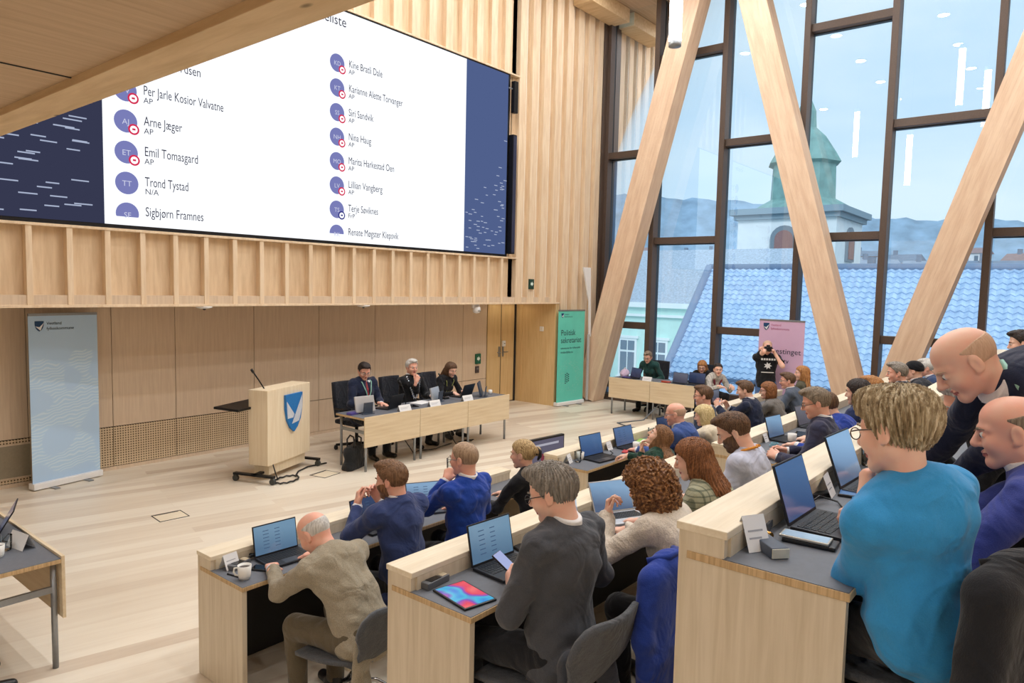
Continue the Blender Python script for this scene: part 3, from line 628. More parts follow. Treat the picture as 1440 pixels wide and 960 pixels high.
# recessed wall below the screen: veneer panels with fine joints, perforated band at the foot
PERF = None
def perfmat():
    m = wood('perforated_oak', srgb(220, 198, 166), srgb(206, 182, 148), 'Z', 26, .55); nt = m.node_tree; b = nt.nodes['Principled BSDF']
    tc = N(nt, 'ShaderNodeTexCoord'); sx = N(nt, 'ShaderNodeSeparateXYZ'); nt.links.new(tc.outputs['Object'], sx.inputs[0])
    def cell(o):
        a = N(nt, 'ShaderNodeMath', operation='MULTIPLY'); nt.links.new(o, a.inputs[0]); a.inputs[1].default_value = 31.0
        f = N(nt, 'ShaderNodeMath', operation='FRACT'); nt.links.new(a.outputs[0], f.inputs[0]); d = N(nt, 'ShaderNodeMath', operation='SUBTRACT'); nt.links.new(f.outputs[0], d.inputs[0]); d.inputs[1].default_value = .5
        p = N(nt, 'ShaderNodeMath', operation='POWER'); nt.links.new(d.outputs[0], p.inputs[0]); p.inputs[1].default_value = 2; return p
    s_ = N(nt, 'ShaderNodeMath', operation='ADD'); nt.links.new(cell(sx.outputs[0]).outputs[0], s_.inputs[0]); nt.links.new(cell(sx.outputs[2]).outputs[0], s_.inputs[1])
    c = N(nt, 'ShaderNodeMath', operation='LESS_THAN'); nt.links.new(s_.outputs[0], c.inputs[0]); c.inputs[1].default_value = .085
    old = b.inputs['Base Color'].links[0].from_socket; mx = N(nt, 'ShaderNodeMix', data_type='RGBA'); nt.links.new(c.outputs[0], mx.inputs[0]); nt.links.new(old, mx.inputs[6]); mx.inputs[7].default_value = c4(srgb(96, 74, 52)); nt.links.new(mx.outputs[2], b.inputs['Base Color']); return m
mb = MB(); mb.box((-6, 9.78, 0), (12.25, 9.9, 2.3), 2)
xs = [-6, -4.3, -3.1, -1.9, -.7, .5, 1.65, 2.85, 3.8, 4.62, 5.81, 6.97, 8.15, 9.36, 10.41, 11.14]
for a, c in zip(xs[:-1], xs[1:]):
    mb.box((a+.004, 9.75, .575), (c-.004, 9.79, 2.3), 0); mb.box((a+.004, 9.75, .05), (c-.004, 9.79, .565), 1 if a < 5.8 else 0)
mb.box((-6, 9.742, .0), (11.1, 9.79, .045), 0)
S(mb, 'wall_back_recess', [W_PANEL, perfmat(), DARKU])
S(MB().box((-6, 8.68, 2.17), (12.1, 9.78, 2.30)), 'ceiling_recess', W_PANEL)
S(MB().box((12.1, 8.70, 0), (12.2, 9.75, 2.17)).box((12.085, 8.67, 0), (12.2, 8.70, 2.17)).box((12.085, 9.56, 0), (12.1, 9.72, 2.17)), 'wall_recess_return', W_DOOR)
# upper wall with vertical battens, rails under and over the screen
mb = MB(); FY = 8.67
mb.box((-6, FY+.10, 2.19), (10.75, FY+.16, 3.04), 1); mb.box((-6, FY+.10, 6.47), (10.75, FY+.16, CEIL), 1); mb.box((-6, FY+.1, 3.04), (2.1, FY+.16, 6.47), 1)
mb.box((10.6, FY+.10, 2.19), (12.2, FY+.16, CEIL), 1); mb.box((12.2, FY+.10, 0), (13.95, FY+.16, CEIL), 1); mb.box((10.42, FY+.10, 3.04), (10.62, FY+.16, 6.47), 1)
mb.box((-6, FY-.02, 2.165), (12.2, FY+.16, 2.195), 0, .004); mb.box((-6, FY-.01, 3.035), (10.76, FY+.16, 3.065), 0, .004); mb.box((-6, FY-.005, 6.455), (10.76, FY+.16, 6.485), 0, .004)
for k in range(-21, 22):
    x = 2.59+.386*k
    if x < 10.6: mb.box((x-.03, FY, 2.195), (x+.03, FY+.11, 3.035), 0, .004)
    if 6 < x+.05 < 10.65 or x < 2: mb.box((x-.03, FY+.01, 6.485), (x+.14, FY+.11, CEIL), 0, .004)
    if x < 2.0: mb.box((x-.03, FY+.01, 3.065), (x+.14, FY+.11, 6.455), 0, .004)
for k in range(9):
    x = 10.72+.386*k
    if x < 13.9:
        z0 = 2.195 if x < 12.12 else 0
        mb.box((x, FY, z0), (min(x+.20, 13.64), FY+.11, CEIL), 0, .004); mb.box((x+.201, FY+.012, z0), (min(x+.226, 13.64), FY+.11, CEIL), 2)  # thin pale strips: light on the batten edges put into the colour
S(mb, 'wall_back', [W_SLAT, W_BACKING, plain('lit_batten_edge', srgb(246, 240, 228), .5)])
S(MB().box((12.4, 8.2, 8.3), (13.9, 8.66, 8.59), 0, .01), 'trim_1', W_EDGE)
# balcony over the left of the hall
mb = MB(); mb.box((-6, -5, 3.44), (1.34, 8.6, 3.75), 0)
for y in (-1.2, 1.29, 3.8, 6.3): mb.box((-6, y, 3.436), (1.34, y+.012, 3.45), 2)
mb.box((1.33, -5, 3.40), (1.522, 8.6, 4.3), 1, .004); S(mb, 'ceiling_balcony', [W_SOFFIT, W_EDGE, DARKU])
# doors of the recess
for i, (x0, x1) in enumerate(((11.15, 11.575), (11.60, 12.03))):
    d = S(MB().box((x0, 9.735, .02), (x1, 9.76, 2.15), 0, .004), 'door_%d' % (i+1), W_DOOR)
    h = MB(); hx = x1-.05 if i == 0 else x0+.05; h.box((hx-.02, 9.715, 1.0), (hx+.02, 9.737, 1.22), 0, .004); h.tube([(hx, 9.72, 1.1), (hx, 9.68, 1.1), (hx+(-.11 if i == 0 else .11), 9.68, 1.1)], .009, 8); h.build('door_handle', STEEL, d)
S(MB().box((12.035, 9.72, 0), (12.083, 9.8, 2.16)).box((11.575, 9.742, 0), (11.60, 9.79, 2.16)), 'door_gap_shade', DARKU)  # dark strips fill the open door gaps, shade put into their colour
# ---------------------------------------------------------------- window wall
YB = [8.64, 7.42, 5.92, 4.36, 2.90, 1.36, -.16, -1.7, -3.2, -4.8]
def bay(i, y1, y0):
    m = MB(); trs = [.35, 1.71, 5.46] if i % 2 == 0 else [.35, 3.55, 7.36]
    m.box((XW-.20, y0-.055, 0), (XW+.02, y0+.055, CEIL), 0, .006); m.box((XW+.02, y0-.04, 0), (XW+.16, y0+.04, CEIL), 1)
    if i == 0: m.box((XW-.16, y1-.06, 0), (XW+.02, y1+.06, CEIL), 0, .006); m.box((XW+.02, y1-.05, 0), (XW+.16, y1+.05, CEIL), 1)
    for z in trs: m.box((XW-.13, y0+.055, z-.07), (XW+.02, y1-.055, z+.07), 0, .006); m.box((XW+.02, y0+.03, z-.085), (XW+.12, y1-.03, z-.05), 1)
    m.box((XW-.2, y0+.05, 0), (XW+.1, y1-.05, .12), 0)
    o = S(m, 'window_%d' % (i+1), [BRONZE, GASKET]); g = MB(); X = XW+.045
    g.raw([(X, y0, .1), (X, y1, .1), (X, y1, CEIL), (X, y0, CEIL)], [(0, 1, 2, 3)]); g.build('glass', GLASS, o)
for i in range(len(YB)-1): bay(i, YB[i], YB[i+1])
S(MB().box((XW-.12, -5, 0), (XW+.2, -4.8, CEIL)).box((13.64, 8.66, 0), (XW+.1, 8.80, CEIL)), 'wall_right', BRONZE)
# ---------------------------------------------------------------- diagonal glulam beams before the glass
def beam(edge, slope, z0, z1, lab, ymax=99):
    w = .5; pts = [(edge+slope*z0, z0), (edge+slope*z1, z1), (edge+slope*z1-w, z1), (edge+slope*z0-w, z0)]
    o = thing('timber_beam', lab, 'beam', (13.42, edge-w/2, 0), 0, 'diagonal timber beams'); o['kind'] = 'thing'
    sl = math.atan(slope); L = (z1-z0)/math.cos(sl); wp = w*math.cos(sl)
    m = MB(); n = 8
    for k in range(n):   # laminations bonded side by side
        m.box((-.22, -wp/2+wp*k/n+.0006, 0), (.22, -wp/2+wp*(k+1)/n-.0006, L), 0)
    m.box((-.215, -wp/2+.002, .001), (.215, wp/2-.002, L-.001), 0)
    b = m.build('laminated_timber', W_GLULAM, o); b.location = (0, slope*z0, z0); b.rotation_euler = (-sl, 0, 0)
    return o
beam(8.90, -.265, .07, 8.5, 'thick pale diagonal timber beam beside the green banner, leaning right')
beam(3.23, .283, .05, 8.5, 'thick pale diagonal timber beam right of the pink banner, leaning left')
beam(3.05, -.309, .05, 8.5, 'thick pale diagonal timber beam behind the bending bald man, leaning right')
# ---------------------------------------------------------------- big screen with the list of speakers
INK = emit('screen_ink', srgb(58, 56, 72), 1.0); NAVYL = emit('screen_navy_left', srgb(54, 57, 80), 1.0); NAVYR = emit('screen_navy_right', srgb(80, 96, 140), 1.0)  # right navy is paler: viewing-angle reflection put into its colour
LISTW = emit('screen_white', (.93, .96, 1.0), 1.15); AVA = emit('screen_avatar', srgb(122, 126, 184), 1.0); REDB = emit('screen_red', srgb(214, 44, 82), 1.0); BLUEB = emit('screen_blue_badge', srgb(50, 50, 130), 1.0); DASH = emit('screen_dash', srgb(170, 180, 205), 1.0); WTX = emit('screen_white_text', srgb(205, 208, 232), 1.0)
def text(s_, size, m, parent, name='lettering', loc=(0, 0, 0), rot=(pi/2, 0, 0), width=None, align='LEFT'):
    cu = bpy.data.curves.new(name, 'FONT'); cu.body = s_; cu.size = size; cu.align_x = align; cu.resolution_u = 3
    tmp = bpy.data.objects.new('tmp', cu); COL.objects.link(tmp); dg = bpy.context.evaluated_depsgraph_get(); me = bpy.data.meshes.new_from_object(tmp.evaluated_get(dg)); bpy.data.objects.remove(tmp); bpy.data.curves.remove(cu)
    me.name = name; me.materials.clear(); me.materials.append(m); o = link(name, me, parent, loc); o.rotation_euler = rot
    if width and len(me.vertices): xs_ = [v.co.x for v in me.vertices]; k = width/(max(xs_)-min(xs_)); me.transform(Matrix.Diagonal((k, 1, 1, 1)))
    return o
def disc(m_, c, r, mi, n=28, z0=-1e9):
    """flat disc facing -Y at c, cut off below z0"""
    P = [(c[0]+r*math.cos(2*pi*k/n), c[1], max(z0, c[2]+r*math.sin(2*pi*k/n))) for k in range(n)]; m_.raw(P, [tuple(range(n))], mi)
scr = thing('video_wall', 'huge wall screen showing a white list of names between navy side panels', 'screen', (6.3, 8.70, 3.1))
sp = lambda x, z, d=0: (x-6.3, -d, z-3.1)
m = MB(); m.box(sp(2.14, 3.07, -.09), sp(10.46, 6.455, .012)); fr = m.build('frame', BLACKM, scr)
def panel(n, x0, x1, mt): return MB().raw([sp(x0, 3.11, .016), sp(x1, 3.11, .016), sp(x1, 6.43, .016), sp(x0, 6.43, .016)], [(0, 1, 2, 3)]).build(n, mt, scr)
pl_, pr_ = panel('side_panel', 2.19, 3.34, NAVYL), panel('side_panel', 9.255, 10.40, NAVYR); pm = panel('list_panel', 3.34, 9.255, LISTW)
def dashes(x0, x1, ln, par, pat, col):
    m_ = MB(); r = random.Random(pat)
    for k in range(120 if pat == 3 else 150):
        z = 3.16+r.random()*(3.2 if pat == 3 else 2.1); x = x0+r.random()*(x1-x0-ln)
        if pat == 4 and x < x1-.12-(5.2-z)*.42*(1 if z > 4.3 else 1.0+(x*13 % 1)): continue
        if pat == 3 and r.random() > .75: continue
        w_ = ln*(.7+.4*r.random()); m_.raw([sp(x, z, .019), sp(x+w_, z, .019), sp(x+w_, z+.014, .019), sp(x, z+.014, .019)], [(0, 1, 2, 3)])
    m_.build('dash_pattern', col, par)
dashes(2.2, 3.33, .17, pl_, 3, DASH); dashes(9.26, 10.4, .085, pr_, 4, DASH)
def entry(x, z, name, w_, sub, ini, badge, cut=None, size=.155, av=.2):
    d = .021
    m_ = MB(); disc(m_, sp(x-av, z+.005, d), .128, 0, z0=-9 if cut is None else cut-3.1); m_.build('avatar', AVA, pm)
    if cut is None or True: text(ini, .088, WTX, pm, 'initials', sp(x-av, z-.03 if cut is None else z-.04, d+.003), align='CENTER')
    if badge and cut is None:
        m_ = MB(); disc(m_, sp(x-av+.085, z-.075, d+.004), .062, 0); disc(m_, sp(x-av+.085, z-.075, d+.006), .042, 1)
        a = (x-av+.085, z-.075); m_.raw([sp(a[0]-.018, a[1]-.01, d+.008), sp(a[0]+.018, a[1]-.01, d+.008), sp(a[0]+.018, a[1]+.012, d+.008), sp(a[0]-.018, a[1]+.012, d+.008)], [(0, 1, 2, 3)], 0); m_.build('status_badge', [badge, LISTW], pm)
    text(name, size, INK, pm, 'name_text', sp(x, z-.005, d), width=w_)
    if sub: text(sub, .092, INK, pm, 'party_text', sp(x, z-.098, d))
z0 = 4.632
for k, (nm, w_, sub, ini, bd) in enumerate((('Per Jarle Kosior Valvatne', .975, 'AP', 'PV', REDB), ('Arne J\u00e6ger', .45, 'AP', 'AJ', REDB), ('Emil Tomasgard', .635, 'AP', 'ET', REDB), ('Trond Tystad', .515, 'N/A', 'TT', None), ('Sigbj\u00f8rn Framnes', .70, None, 'SF', None))):
    entry(3.785, z0-.349*k, nm, w_, sub, ini, bd, 3.205 if k == 4 else None)
text('rdsen', .155, INK, pm, 'name_text', sp(4.22, 4.985, .021), width=.245); text('Taleliste', .2, INK, pm, 'list_title', sp(6.06, 6.21, .021), width=.61)
for k, (nm, w_, sub, ini, bd) in enumerate((('Kine Bratli Dale', .63, 'AP', 'KD', REDB), ('Karianne Alette Torvanger', 1.05, 'AP', 'KT', REDB), ('Siri Sandvik', .465, 'AP', 'SS', REDB), ('Nina Haug', .42, 'AP', 'NH', REDB), ('Marita Harkestad Oen', .885, 'AP', 'MO', REDB), ('Lillian Vangberg', .65, 'AP', 'LV', REDB), ('Terje S\u00f8viknes', .57, 'FrP', 'TS', BLUEB), ('Renate M\u00f8gster Klepsvik', .99, None, 'RK', None))):
    entry(6.722, 5.668-.3495*k, nm, w_, sub, ini, bd, 3.222 if k == 7 else None, .15, .205)
t = thing('line_speaker', 'short black speaker bar right of the big screen, upper one', 'speaker', (10.53, 8.66, 5.75), 0, 'speaker bars by the screen'); MB().box((-.055, -.07, 0), (.055, .02, .58), 0, .01).build('cabinet', BLACKM, t); MB().box((-.16, -.02, .43), (-.05, .0, .45)).build('bracket', STEEL, t)
t = thing('line_speaker', 'tall black speaker bar standing along the right edge of the big screen', 'speaker', (10.49, 8.655, 3.12), 0, 'speaker bars by the screen'); MB().box((-.055, -.09, 0), (.055, .02, 2.22), 0, .01).build('cabinet', BLACKM, t); MB().box((-.045, -.094, .03), (.045, -.088, 2.19)).build('grille', plain('speaker_grille', srgb(40, 46, 74), .7), t)
# ---------------------------------------------------------------- small wall fittings
for x, lab in ((4.52, 'small white ceiling sensor under the wooden ledge left of the lectern'), (7.07, 'small white ceiling sensor under the wooden ledge above the chairman')):
    t = thing('sensor', lab, 'sensor', (x, 8.74, 2.165)); MB().lathe([(0, 0), (.1, 0), (.1, -.015), (.05, -.03), (0, -.032)], n=18).build('housing', WHITE, t); MB().lathe([(0, -.032), (.02, -.034), (.018, -.045), (0, -.05)], n=12).build('lens', BLACKP, t)
t = thing('camera', 'white dome camera hanging under the ledge near the double doors', 'camera', (9.7, 8.75, 2.165)); MB().box((-.09, -.07, -.05), (.09, .07, 0), 0, .012).build('mount', WHITE, t); MB().lathe([(.0, -.17), (.05, -.16), (.075, -.12), (.07, -.06), (.04, -.04)], n=18).build('head', WHITE, t); MB().lathe([(0, -.012), (.032, -.01), (.035, .0), (0, .0)], n=16).build('lens', BLACKP, t).location = (0, -.068, -.115); t.children[-1].rotation_euler = (pi/2, 0, 0)
GREEN = plain('exit_green', srgb(22, 96, 70), .5); PICT = plain('sign_white', srgb(225, 240, 232), .5)
def exitsign(loc, lab, s_=1.0, dark=False):
    t = thing('exit_sign', lab, 'sign', loc, 0, 'exit signs'); MB().box((-.075*s_, -.03, -.1*s_), (.075*s_, .0, .1*s_), 0, .005).build('case', GREEN if not dark else plain('exit_dark', srgb(24, 62, 48), .5), t)
    m_ = MB(); a = -.032; m_.box((-.035*s_, a, -.02*s_), (.0*s_, a+.002, .03*s_)).raw([(.0, a, -.045*s_), (.05*s_, a, .005), (.0, a, .055*s_)], [(0, 1, 2)]); m_.build('arrow', PICT, t)
exitsign((11.2, 8.668, 2.56), 'dark exit sign with white arrow on the batten wall above the ledge', 1.0, True); exitsign((10.86, 9.75, 1.0), 'green exit sign low on the wall beside the double doors', 1.05)
t = thing('card_reader', 'small dark card reader under the green exit sign', 'reader', (10.84, 9.75, .78)); MB().box((-.05, -.03, -.07), (.05, 0, .07), 0, .006).build('case', plain('reader_grey', srgb(70, 62, 64), .4), t); MB().box((-.03, -.033, .0), (.03, -.029, .04)).build('keypad', plain('reader_pad', srgb(120, 116, 118), .4), t)
t = thing('wall_switch', 'small cream switch plate on the wooden wall left of the green banner', 'switch', (12.098, 9.03, 1.62)); MB().box((-.015, -.05, -.05), (0, .05, .05), 0, .006).build('plate', WHITE, t); MB().box((-.021, -.025, -.03), (-.013, .025, .03), 0, .003).build('rocker', plain('switch_cream', srgb(238, 230, 214), .4), t)
t = thing('lock_box', 'small white lock box on the double doors', 'lock', (11.66, 9.735, 1.28)); MB().box((-.045, -.04, -.06), (.045, 0, .06), 0, .008).build('case', WHITE, t); MB().lathe([(0, 0), (.015, 0), (.015, .01), (0, .012)], n=12).build('knob', BLACKP, t).location = (0, -.045, 0)
t = thing('loose_wall_panel', 'white sheet leaning in the corner behind the green banner', 'panel', (12.95, 8.5, 0))
MB().prism([(-.16, 2.95), (.12, 2.95), (.20, 1.45), (.14, 1.45), (.10, 2.2)], .03, 0, Matrix.Rotation(pi/2, 4, 'X')).build('sheet', WHITE, t); MB().box((.10, -.03, .05), (.16, .0, 1.5)).build('strip', plain('grey_strip', srgb(196, 196, 196), .5), t)
# ---------------------------------------------------------------- roll-up banners
def shieldmb(w_, h_, d, a, mi=0, y=0.0):
    """shield outline, facing -Y"""
    pts = [(-w_/2, h_*.5), (w_/2, h_*.5), (w_/2*.98, h_*.12), (w_/2*.78, -h_*.18), (w_/2*.42, -h_*.38), (0, -h_*.5), (-w_/2*.42, -h_*.38), (-w_/2*.78, -h_*.18), (-w_/2*.98, h_*.12)]
    return a.prism(pts, d, mi, Matrix.Translation((0, y, 0)) @ Matrix.Rotation(pi/2, 4, 'X'))
DARKTX = plain('banner_text', srgb(34, 44, 62), .6); LOGOB = plain('logo_blue', srgb(20, 66, 110), .6); LOGOW = plain('logo_white', srgb(235, 238, 242), .6)
def banner(lab, loc, rz, w_, h_, mt, w2=None):
    t = thing('roll_up_banner', lab, 'banner', loc, rz, 'roll-up banners')
    MB().box((-w_/2, -.004, .07), (w_/2, .0, h_)).build('printed_sheet', mt, t)
    MB().box((-w_/2-.01, -.05, .01), (w_/2+.01, .07, .085), 0, .012).build('base', STEEL if w2 is None else w2, t)
    MB().box((-w_/2, -.012, h_-.02), (w_/2, .008, h_+.012), 0, .004).build('top_rail', STEEL, t); MB().tube([(0, .05, .08), (0, .02, h_)], .012, 8).build('pole', STEEL, t)
    for q_ in (-1, 1): MB().box((q_*w_*.25-.03, -.15, 0), (q_*w_*.25+.03, .16, .014), 0, .004).build('foot', STEEL, t)
    return t
def logo(t, x, z, s_, tx, tc):
    m_ = MB(); shieldmb(.1*s_, .12*s_, .002, m_, 0, -.006); m_.raw([(-.045*s_, -.0095, -.0*s_), (.01*s_, -.0095, -.05*s_), (.05*s_, -.0095, .04*s_), (.0*s_, -.0095, -.01*s_)], [(0, 1, 2, 3)], 1)
    m_.build('emblem', [LOGOB, LOGOW], t).location = (x, 0, z)
    for k, s2 in enumerate(tx): text(s2, .05*s_, tc, t, 'lettering', (x+.08*s_, -.007, z+.015*s_-.06*s_*k))
def wavemat():
    m, nt, b = newmat('banner_blue_waves'); tc = N(nt, 'ShaderNodeTexCoord'); mp = N(nt, 'ShaderNodeMapping'); nt.links.new(tc.outputs['Object'], mp.inputs[0]); mp.inputs['Rotation'].default_value = (0, .18, 0)
    w_ = N(nt, 'ShaderNodeTexWave', bands_direction='Z', i_Scale=8.0, i_Distortion=6.0, i_Detail=0.0); w_.inputs['Detail Scale'].default_value = 1.1; nt.links.new(mp.outputs[0], w_.inputs['Vector'])
    r = ramp(nt, [(.5, srgb(182, 214, 242)), (.85, srgb(204, 226, 246))]); nt.links.new(w_.outputs['Fac'], r.inputs[0])
    no = N(nt, 'ShaderNodeTexNoise', i_Scale=2.6, i_Detail=0.0); nt.links.new(mp.outputs[0], no.inputs['Vector']); k = ramp(nt, [(.46, (0, 0, 0)), (.5, (1, 1, 1))]); nt.links.new(no.outputs['Fac'], k.inputs[0])
    sx = N(nt, 'ShaderNodeSeparateXYZ'); nt.links.new(tc.outputs['Object'], sx.inputs[0]); l = N(nt, 'ShaderNodeMath', operation='LESS_THAN'); nt.links.new(sx.outputs[2], l.inputs[0]); l.inputs[1].default_value = 1.62
    ml = N(nt, 'ShaderNodeMath', operation='MULTIPLY'); nt.links.new(k.outputs[0], ml.inputs[0]); nt.links.new(l.outputs[0], ml.inputs[1])
    mx = N(nt, 'ShaderNodeMix', data_type='RGBA'); nt.links.new(ml.outputs[0], mx.inputs[0]); mx.inputs[6].default_value = c4(srgb(182, 212, 242)); nt.links.new(r.outputs[0], mx.inputs[7]); nt.links.new(mx.outputs[2], b.inputs['Base Color']); b.inputs['Roughness'].default_value = .5; return m
t = banner('pale blue roll-up banner with white wave lines against the recessed wall', (3.17, 9.49, 0), math.radians(11), .80, 2.06, wavemat(), WHITE)
logo(t, -.28, 1.92, 1.0, ('Vestland', 'fylkeskommune'), DARKTX)
TEAL = plain('banner_teal', srgb(104, 212, 192), .5, 0, .04, 0, 4); t = banner('green roll-up banner reading Politisk sekretariat beside the batten wall', (12.50, 8.545, 0), math.radians(-6), .86, 2.03, TEAL, WHITE)
logo(t, -.30, 1.92, .8, ('Vestland', 'fylkeskommune'), DARKTX)
text('Politisk', .17, DARKTX, t, 'lettering', (-.34, -.007, 1.50), width=.46); text('sekretariat', .17, DARKTX, t, 'lettering', (-.34, -.007, 1.34), width=.66)
text('sekretariat for folkevalde', .06, DARKTX, t, 'lettering', (-.34, -.007, 1.21), width=.64); text('vestlandfylke.no', .065, DARKTX, t, 'lettering', (-.34, -.007, 1.12), width=.40)
m = MB()
for k in range(14):
    a, c = divmod(k, 3); m.raw([(-.16+.05*c+.02*math.cos(q_*pi/3), -.008, .66-.045*a+.025*(c % 2)+.014*math.sin(q_*pi/3)) for q_ in range(6)], [tuple(range(6))])
m.build('dot_print', DARKTX, t)
m = MB()
for k in range(150):
    a = rnd.random()*6.28; r_ = .16+.16*rnd.random(); x, z = -.02+r_*math.cos(a)*1.15, .62+r_*math.sin(a)*1.25
    if abs(x) < .41: m.raw([(x, -.007, z-.008), (x+.011, -.007, z), (x, -.007, z+.008), (x-.011, -.007, z)], [(0, 1, 2, 3)])
m.build('print_pattern', plain('banner_light_teal', srgb(148, 212, 196), .5), t)
PINK = plain('banner_pink', srgb(214, 178, 208), .5, 0, .03, 0, 3); t = banner('pink roll-up banner about web tv in front of the windows', (13.36, 4.42, 0), math.radians(-98), .88, 1.99, PINK)
logo(t, -.30, 1.86, 1.15, ('Vestland', 'fylkeskommune'), plain('pink_text', srgb(176, 70, 120), .6))
text('Fylkestinget', .14, DARKTX, t, 'lettering', (-.34, -.007, 1.37), width=.72); text('nett-tv', .14, DARKTX, t, 'lettering', (-.18, -.007, 1.19), width=.34)
for k in range(5):
    m = MB(); m.raw([(-.02, -.007, 0), (.02, -.007, 0), (0, -.007, .045)], [(0, 1, 2)]); o = m.build('arrow_print', DARKTX, t); o.location = (.05+.065*k, 0, .83-.02*abs(k-1.5))
# ---------------------------------------------------------------- lectern
t = thing('lectern', 'pale birch lectern with a blue and white shield on a wheeled base', 'lectern', (5.20, 8.10, 0), math.radians(22))
MB().box((-.46, -.14, .20), (.46, .14, 1.15), 0, .006).build('body', W_LECT, t); MB().box((-.38, -.10, .07), (.40, .12, .2), 0, .003).build('plinth', W_LECT, t)
MB().box((-.70, .14, .90), (.30, .50, .93), 0, .004, Matrix.Rotation(.04, 4, 'X')).build('reading_shelf', BLACKM, t)
m = MB(); shieldmb(.37, .50, .03, m, 0); o = m.build('shield', [plain('shield_blue', srgb(36, 118, 190), .5)], t); o.location = (.06, -.14, .80)
m = MB(); m.raw([(-.17, -.033, .17), (.0, -.033, -.02), (-.03, -.033, -.06), (-.15, -.033, -.06)], [(3, 2, 1, 0)]); m.raw([(.17, -.033, .22), (.175, -.033, .06), (.10, -.033, -.12), (-.06, -.033, -.14)], [(3, 2, 1, 0)]); g = m.build('sail', plain('shield_silver', srgb(205, 212, 222), .4), t); g.location = (.06, -.14, .80)
MB().tube([(-.30, .02, 1.14), (-.36, .06, 1.26), (-.43, .09, 1.37)], .008, 8).build('microphone_stem', BLACKM, t); MB().tube([(-.425, .088, 1.36), (-.452, .10, 1.405)], [.015, .017], 10).build('microphone', BLACKP, t)
m = MB(); m.box((-.56, -.28, .085), (-.50, .30, .11)).box((-.56, -.03, .085), (.5, .03, .11)).box((.44, -.28, .085), (.50, .30, .11)); m.build('base_frame', BLACKM, t)
def caster(par, x, y, z=0, mt=None, s_=1.0):
    m_ = MB(); m_.tube([(x-.016*s_, y, z+.035*s_), (x+.016*s_, y, z+.035*s_)], .035*s_, 14, 0); m_.box((x-.021*s_, y-.02*s_, z+.04*s_), (x+.021*s_, y+.02*s_, z+.08*s_), 0, .006*s_); return m_.build('caster', mt or BLACKP, par)
for x in (-.53, .47):
    for y in (-.26, .28): caster(t, x, y, 0, plain('caster_grey', srgb(62, 64, 62), .4), 1.1)
m = MB(); m.tube([(-.35, -.1, .30), (-.35, -.17, .10), (-.34, -.2, .012)], .008, 6)
m.tube([(-.30+.19*math.cos(a), -.30+.12*math.sin(a), .012+.01*(k % 2)) for k, a in enumerate([j*2*pi/22 for j in range(45)])], .011, 6); m.tube([(-.11, -.3, .012), (.1, -.2, .012), (.35, -.18, .012), (.62, -.30, .012)], .011, 6)
tag(m.build('cable', BLACKP, None, (5.20, 8.10, 0), math.radians(22)), 'coiled black cable on the floor under the lectern', 'cable')
for lab, x, y, a in (('wood-lidded floor socket with dark edge in the middle of the stage floor', 3.43, 7.40, -.1), ('wood-lidded floor socket right of the lectern wheels', 5.55, 7.62, .2)):
    t = thing('floor_socket', lab, 'floor socket', (x, y, 0), a); m = MB()
    for b0, b1 in (((-.15, -.13), (.15, -.122)), ((-.15, .122), (.15, .13)), ((-.15, -.13), (-.142, .13)), ((.142, -.13), (.15, .13))): m.box((b0[0], b0[1], 0), (b1[0], b1[1], .004))
    m.box((-.12, .10, 0), (.12, .122, .004)); m.build('frame', BLACKM, t); MB().box((-.14, -.12, 0), (.14, .10, .003)).build('lid', W_DESKX, t)
t = thing('stage_monitor', 'low dark monitor on the stage floor facing the benches, beyond the blond bun', 'monitor', (6.45, 4.72, 0), math.radians(-5))
MB().box((-.31, -.02, .42), (.31, .03, .80), 0, .008).build('case', BLACKP, t); sc_ = MB().raw([(-.29, -.023, .44), (.29, -.023, .44), (.29, -.023, .78), (-.29, -.023, .78)], [(0, 1, 2, 3)]).build('screen', emit('monitor_purple', srgb(96, 92, 108), 1.0), t)
m = MB(); m.box((-.24, -.026, .71), (.2, -.0245, .735), 0)
for k in range(3): m.box((-.1+.12*k, -.026, .50), (-.05+.12*k, -.0245, .62), 1 if k else 2)
m.build('picture', [emit('monitor_text', srgb(170, 168, 180), 1), emit('monitor_dark', srgb(50, 44, 56), 1), emit('monitor_red', srgb(120, 52, 62), 1)], sc_)
MB().box((-.2, -.14, 0), (.2, .18, .02), 0, .004).box((-.03, .0, .02), (.03, .03, .45)).build('stand', BLACKM, t)
t = thing('wall_grille', 'grey grille panel low in the perforated wall left of the pale banner', 'grille', (2.72, 9.752, .10)); MB().box((-.21, -.012, 0), (.16, 0, .42), 0, .004).build('frame', W_PANEL, t); MB().box((-.19, -.016, .02), (.14, -.01, .40)).build('mesh', plain('grille_beige', srgb(150, 138, 116), .7), t)
# ---------------------------------------------------------------- bench desks in three tiers
def desk(lab, x0, x1, yf, z, seats):
    t = thing('bench_desk', lab, 'desk', (x0, yf, z), 0, 'curved bench desks'.replace('curved ', 'long ')); L = x1-x0
    prof = [(0, .004), (.52, .004), (.52, .685), (.155, .685), (.155, .80), (0, .80)]
    for x in (0, L-.03):
        Mx = Matrix(((0, 0, 1, x), (-1, 0, 0, 0), (0, 1, 0, 0), (0, 0, 0, 1))); MB().prism(prof, .03, 0, Mx).build('end_panel', W_DESK, t)
    MB().box((.03, -.03, .004), (L-.03, 0, .78)).build('front_panel', W_DESK, t); MB().box((-.004, -.165, .775), (L+.004, .01, .802), 0, .004).build('ledge', W_DESKX, t); MB().box((.03, -.165, .70), (L-.03, -.145, .775)).build('ledge_rail', W_DESK, t)
    MB().box((-.004, -.53, .685), (L+.004, -.03, .710), 0, .002).build('worktop_core', W_PLY, t); MB().box((-.001, -.526, .709), (L+.001, -.15, .7125)).build('worktop', LINO, t)
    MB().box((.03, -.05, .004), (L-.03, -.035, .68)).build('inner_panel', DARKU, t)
    return t
